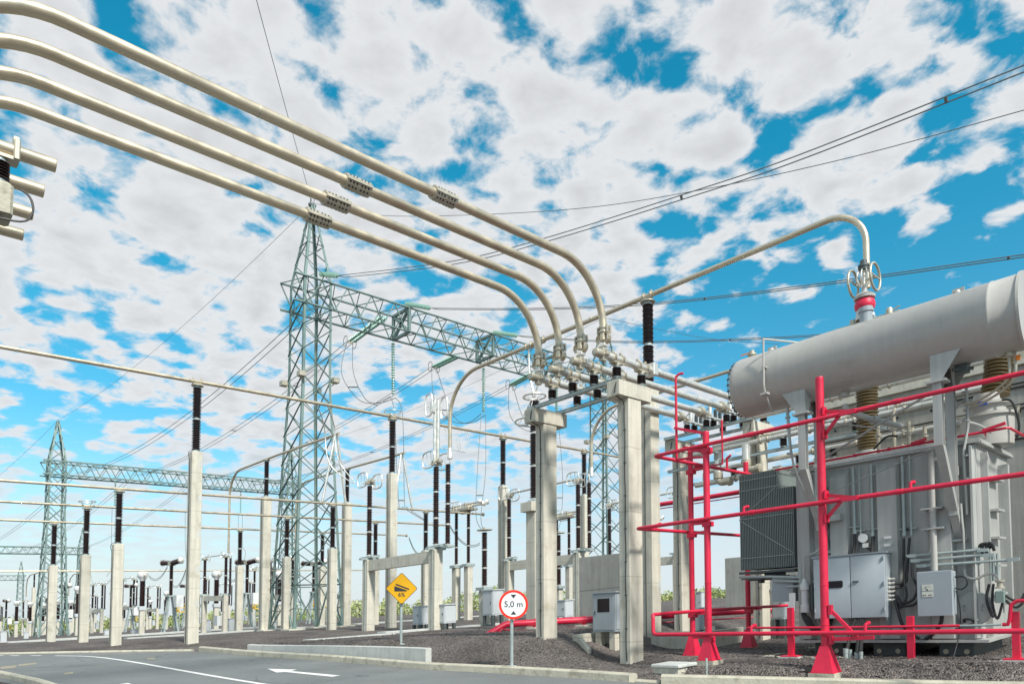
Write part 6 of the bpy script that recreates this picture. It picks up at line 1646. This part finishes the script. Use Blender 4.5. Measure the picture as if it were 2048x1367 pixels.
# yellow access platform
yp = thing('access_platform', 'x', 'platform', raw=True)
for sx_, sy_ in ((-1, -1), (1, -1), (1, 1), (-1, 1)):
    MB().bar((sx_*.45, sy_*.45, -.3), (sx_*.45, sy_*.45, 1.6), .07).build('leg', 'galvanised', yp, raw=True)
rl = MB().box((-.55, -.55, 1.6), (.55, .55, 1.68))
for z in (2.0, 2.3):
    for a, b in (((-.5, -.5), (.5, -.5)), ((.5, -.5), (.5, .5)), ((.5, .5), (-.5, .5)), ((-.5, .5), (-.5, -.5))): rl.bar((*a, z), (*b, z), .055)
for sx_, sy_ in ((-1, -1), (1, -1), (1, 1), (-1, 1), (0, -1), (-1, 0)): rl.bar((sx_*.5, sy_*.5, 1.68), (sx_*.5, sy_*.5, 2.32), .055)
rl.box((-.56, -.56, 1.69), (-.5, .56, 1.85)).build('guard_rail', 'yellow', yp, raw=True)
def far_d(px, yt, h):
    hor = 1211.6-GRADE*(px-CX); return FPX*(h+.1-EYE)/(hor-yt)
def spread(proto, items, h, what, group, back=None):
    items = sorted(items); used = []
    for k, (px, yt) in enumerate(items):
        d = far_d(px, yt, h); x, y = site((px-CX)/FPX*d, d)
        near = nearest_mark(px)
        place(proto, used, (x, y, ground(x, y)), '%s %s, %s of %d from left' % (what, near, ORD[k+1], len(items)), group)
def nearest_mark(px):
    for lim, s_ in ((60, 'at the left edge'), (120, 'around the first slim post'), (190, 'near the second slim post'), (255, 'near the third slim post'), (380, 'left of the tall first post'), (520, 'right of the tall first post'), (700, 'at the big tower foot'), (2000, 'right of the big tower')):
        if px < lim: return s_
spread(tb, [(342, 1122), (131, 1171), (262, 1170), (14, 1200), (494, 1121), (627, 1124), (374, 1170)], 5.4, 'T shaped breaker', 'T shaped breakers in the far yard')
spread(ct, [(285, 1144), (157, 1173), (227, 1182), (35, 1202), (433, 1143), (559, 1143), (334, 1183), (143, 1201), (118, 1199), (62, 1204), (88, 1207), (178, 1205), (250, 1206), (302, 1200), (352, 1196), (398, 1186), (445, 1188)], 4.75, 'white headed instrument post', 'current transformers in the far yard')
spread(dn, [(205, 1165), (268, 1155), (316, 1171), (412, 1155), (459, 1167), (681, 1132), (545, 1131), (58, 1200), (93, 1194), (148, 1203), (170, 1206), (236, 1200), (282, 1196), (330, 1197), (385, 1190), (192, 1189), (4, 1210), (80, 1200), (297, 1190), (500, 1162)], 6.3, 'slim disconnector', 'disconnectors in the far yard')
spread(yp, [(367, 1209), (163, 1233), (230, 1238), (26, 1250), (278, 1233), (517, 1203), (641, 1200)], 2.3, 'small yellow railed platform', 'yellow platforms in the far yard')
fc_ = sorted([(0, 13, 1284, 1262), (261, 275, 1271, 1258), (207, 219, 1271, 1259), (222, 233, 1272, 1259), (453, 472, 1262, 1237), (408, 422, 1262, 1240), (95, 107, 1274, 1262), (545, 553, 1256, 1243), (47, 57, 1276, 1264)])
for k, (a, b, yb_, yt_) in enumerate(fc_):
    d = 42 if k in (0,) else (44 if a > 400 else 58)
    cab_px(a, b, yb_, yt_, d, .6, 'pale box cabinet among the far switchgear, %s of %d from the left' % (ORD[k+1], len(fc_)), 'pale cabinets in the far yard')
for k, (px, yt) in enumerate(((68, 1145), (156, 1144))):
    d = far_d(px, yt, 9.1); x, y = site((px-CX)/FPX*d, d)
    sq_column(x, y, 7.05, .42, 'far concrete post with thin insulator beside the smaller gantry, %s' % ('left one', 'right one')[k], GT, False)
    place(P_LOW, u_low, (x, y, 7.08), 'thin dark insulator on the far concrete post beside the smaller gantry, %s' % ('left one', 'right one')[k], GI)
    t = thing('sloping_bus_tube', 'faint sloping tube at the smaller gantry with thin legs, %s' % ('left one', 'right one')[k], 'bus tube', (x, y, 9.1), 'sloping bus tubes of the rear bay')
    MB().tube([(x, y-7.0, 8.9), (x, y-2, 9.05), (x, y+3, 9.1), (x, y+5, 8.6), (x, y+5.6, 7.5), (x, y+5.6, 6.0)], .07, 8).build('tube', 'aluminium', t)
    for s_ in (-1, 1): MB().tube([(x, y-6.7, 8.8), (x+s_*.6, y-6.7, 5.9)], .05, 6).build('drop_leg', 'silver', t)
P = sag((7.2, 70, 5.9), (40, 70, 5.9), .1, 6)
t = thing('low_bus_tube', 'faint thin bus tube low behind the farthest slim posts', 'bus tube', (7.2, 70, 5.9)); MB().tube([(-10, 70, 5.8), (15, 70, 5.8), (45, 70, 5.8)], .06, 8).build('tube', 'aluminium', t)
# flexible jumpers in the far yard
jl = [((335, 1131), (298, 1150), 51, 'right of the third slim post'), ((372, 1136), (345, 1168), 51, 'left of the tall first post'), ((484, 1135), (452, 1152), 51, 'right of the tall first post'), ((818, 1073), (850, 1100), 44, 'beside the portal frame'), ((900, 1050), (960, 1085), 42, 'left of the slim arrester'), ((205, 1168), (245, 1122), 85, 'above the third slim post')]
for k, (a, b, d, w_) in enumerate(jl):
    runs = [sag(at(a[0], a[1]+q*3, d=d), at(b[0], b[1]+q*3, d=d), .55, 10) for q in (0, 1)]
    conductor('thin drooping twin jumper %s' % w_, 'jumper cable', runs, .02, 'thin drooping jumpers in the far yard', name='jumper_cable')
for x, y, lab in ((15.95, 39.9, 'left of the big lattice tower'), (20.7, 41.3, 'behind the big lattice tower')):
    o = dup(dn); o.location = S((x, y, ground(x, y))); o.scale = (.7,)*3; o['label'] = 'small disconnector under the bent down sloping tube %s' % lab; o['group'] = 'disconnectors in the far yard'
for k, (x, zb) in enumerate(((21.6, 6.0), (29.2, 5.5), (35.4, 7.5))):
    string(Vector((x, 84.5, 16.6)), Vector((x, 84.5, 13.6)), 'thin far insulator string under the smaller gantry beam, %s from the left' % ORD[k+1], 16, .12)
    runs = [[Vector((x+q, 84.5, 13.6)), Vector((x+q, 84.3, 10)), Vector((x+q*1.2, 83.5, zb+1.5)), Vector((x-1.2+q, 81, zb))] for q in (-.25, .25)]
    conductor('thin pair of far dropper cables under the smaller gantry, %s from the left' % ORD[k+1], 'dropper cable', [catm(r_) for r_ in runs], .022, 'vertical dropper cables under the gantry', name='dropper_cable')
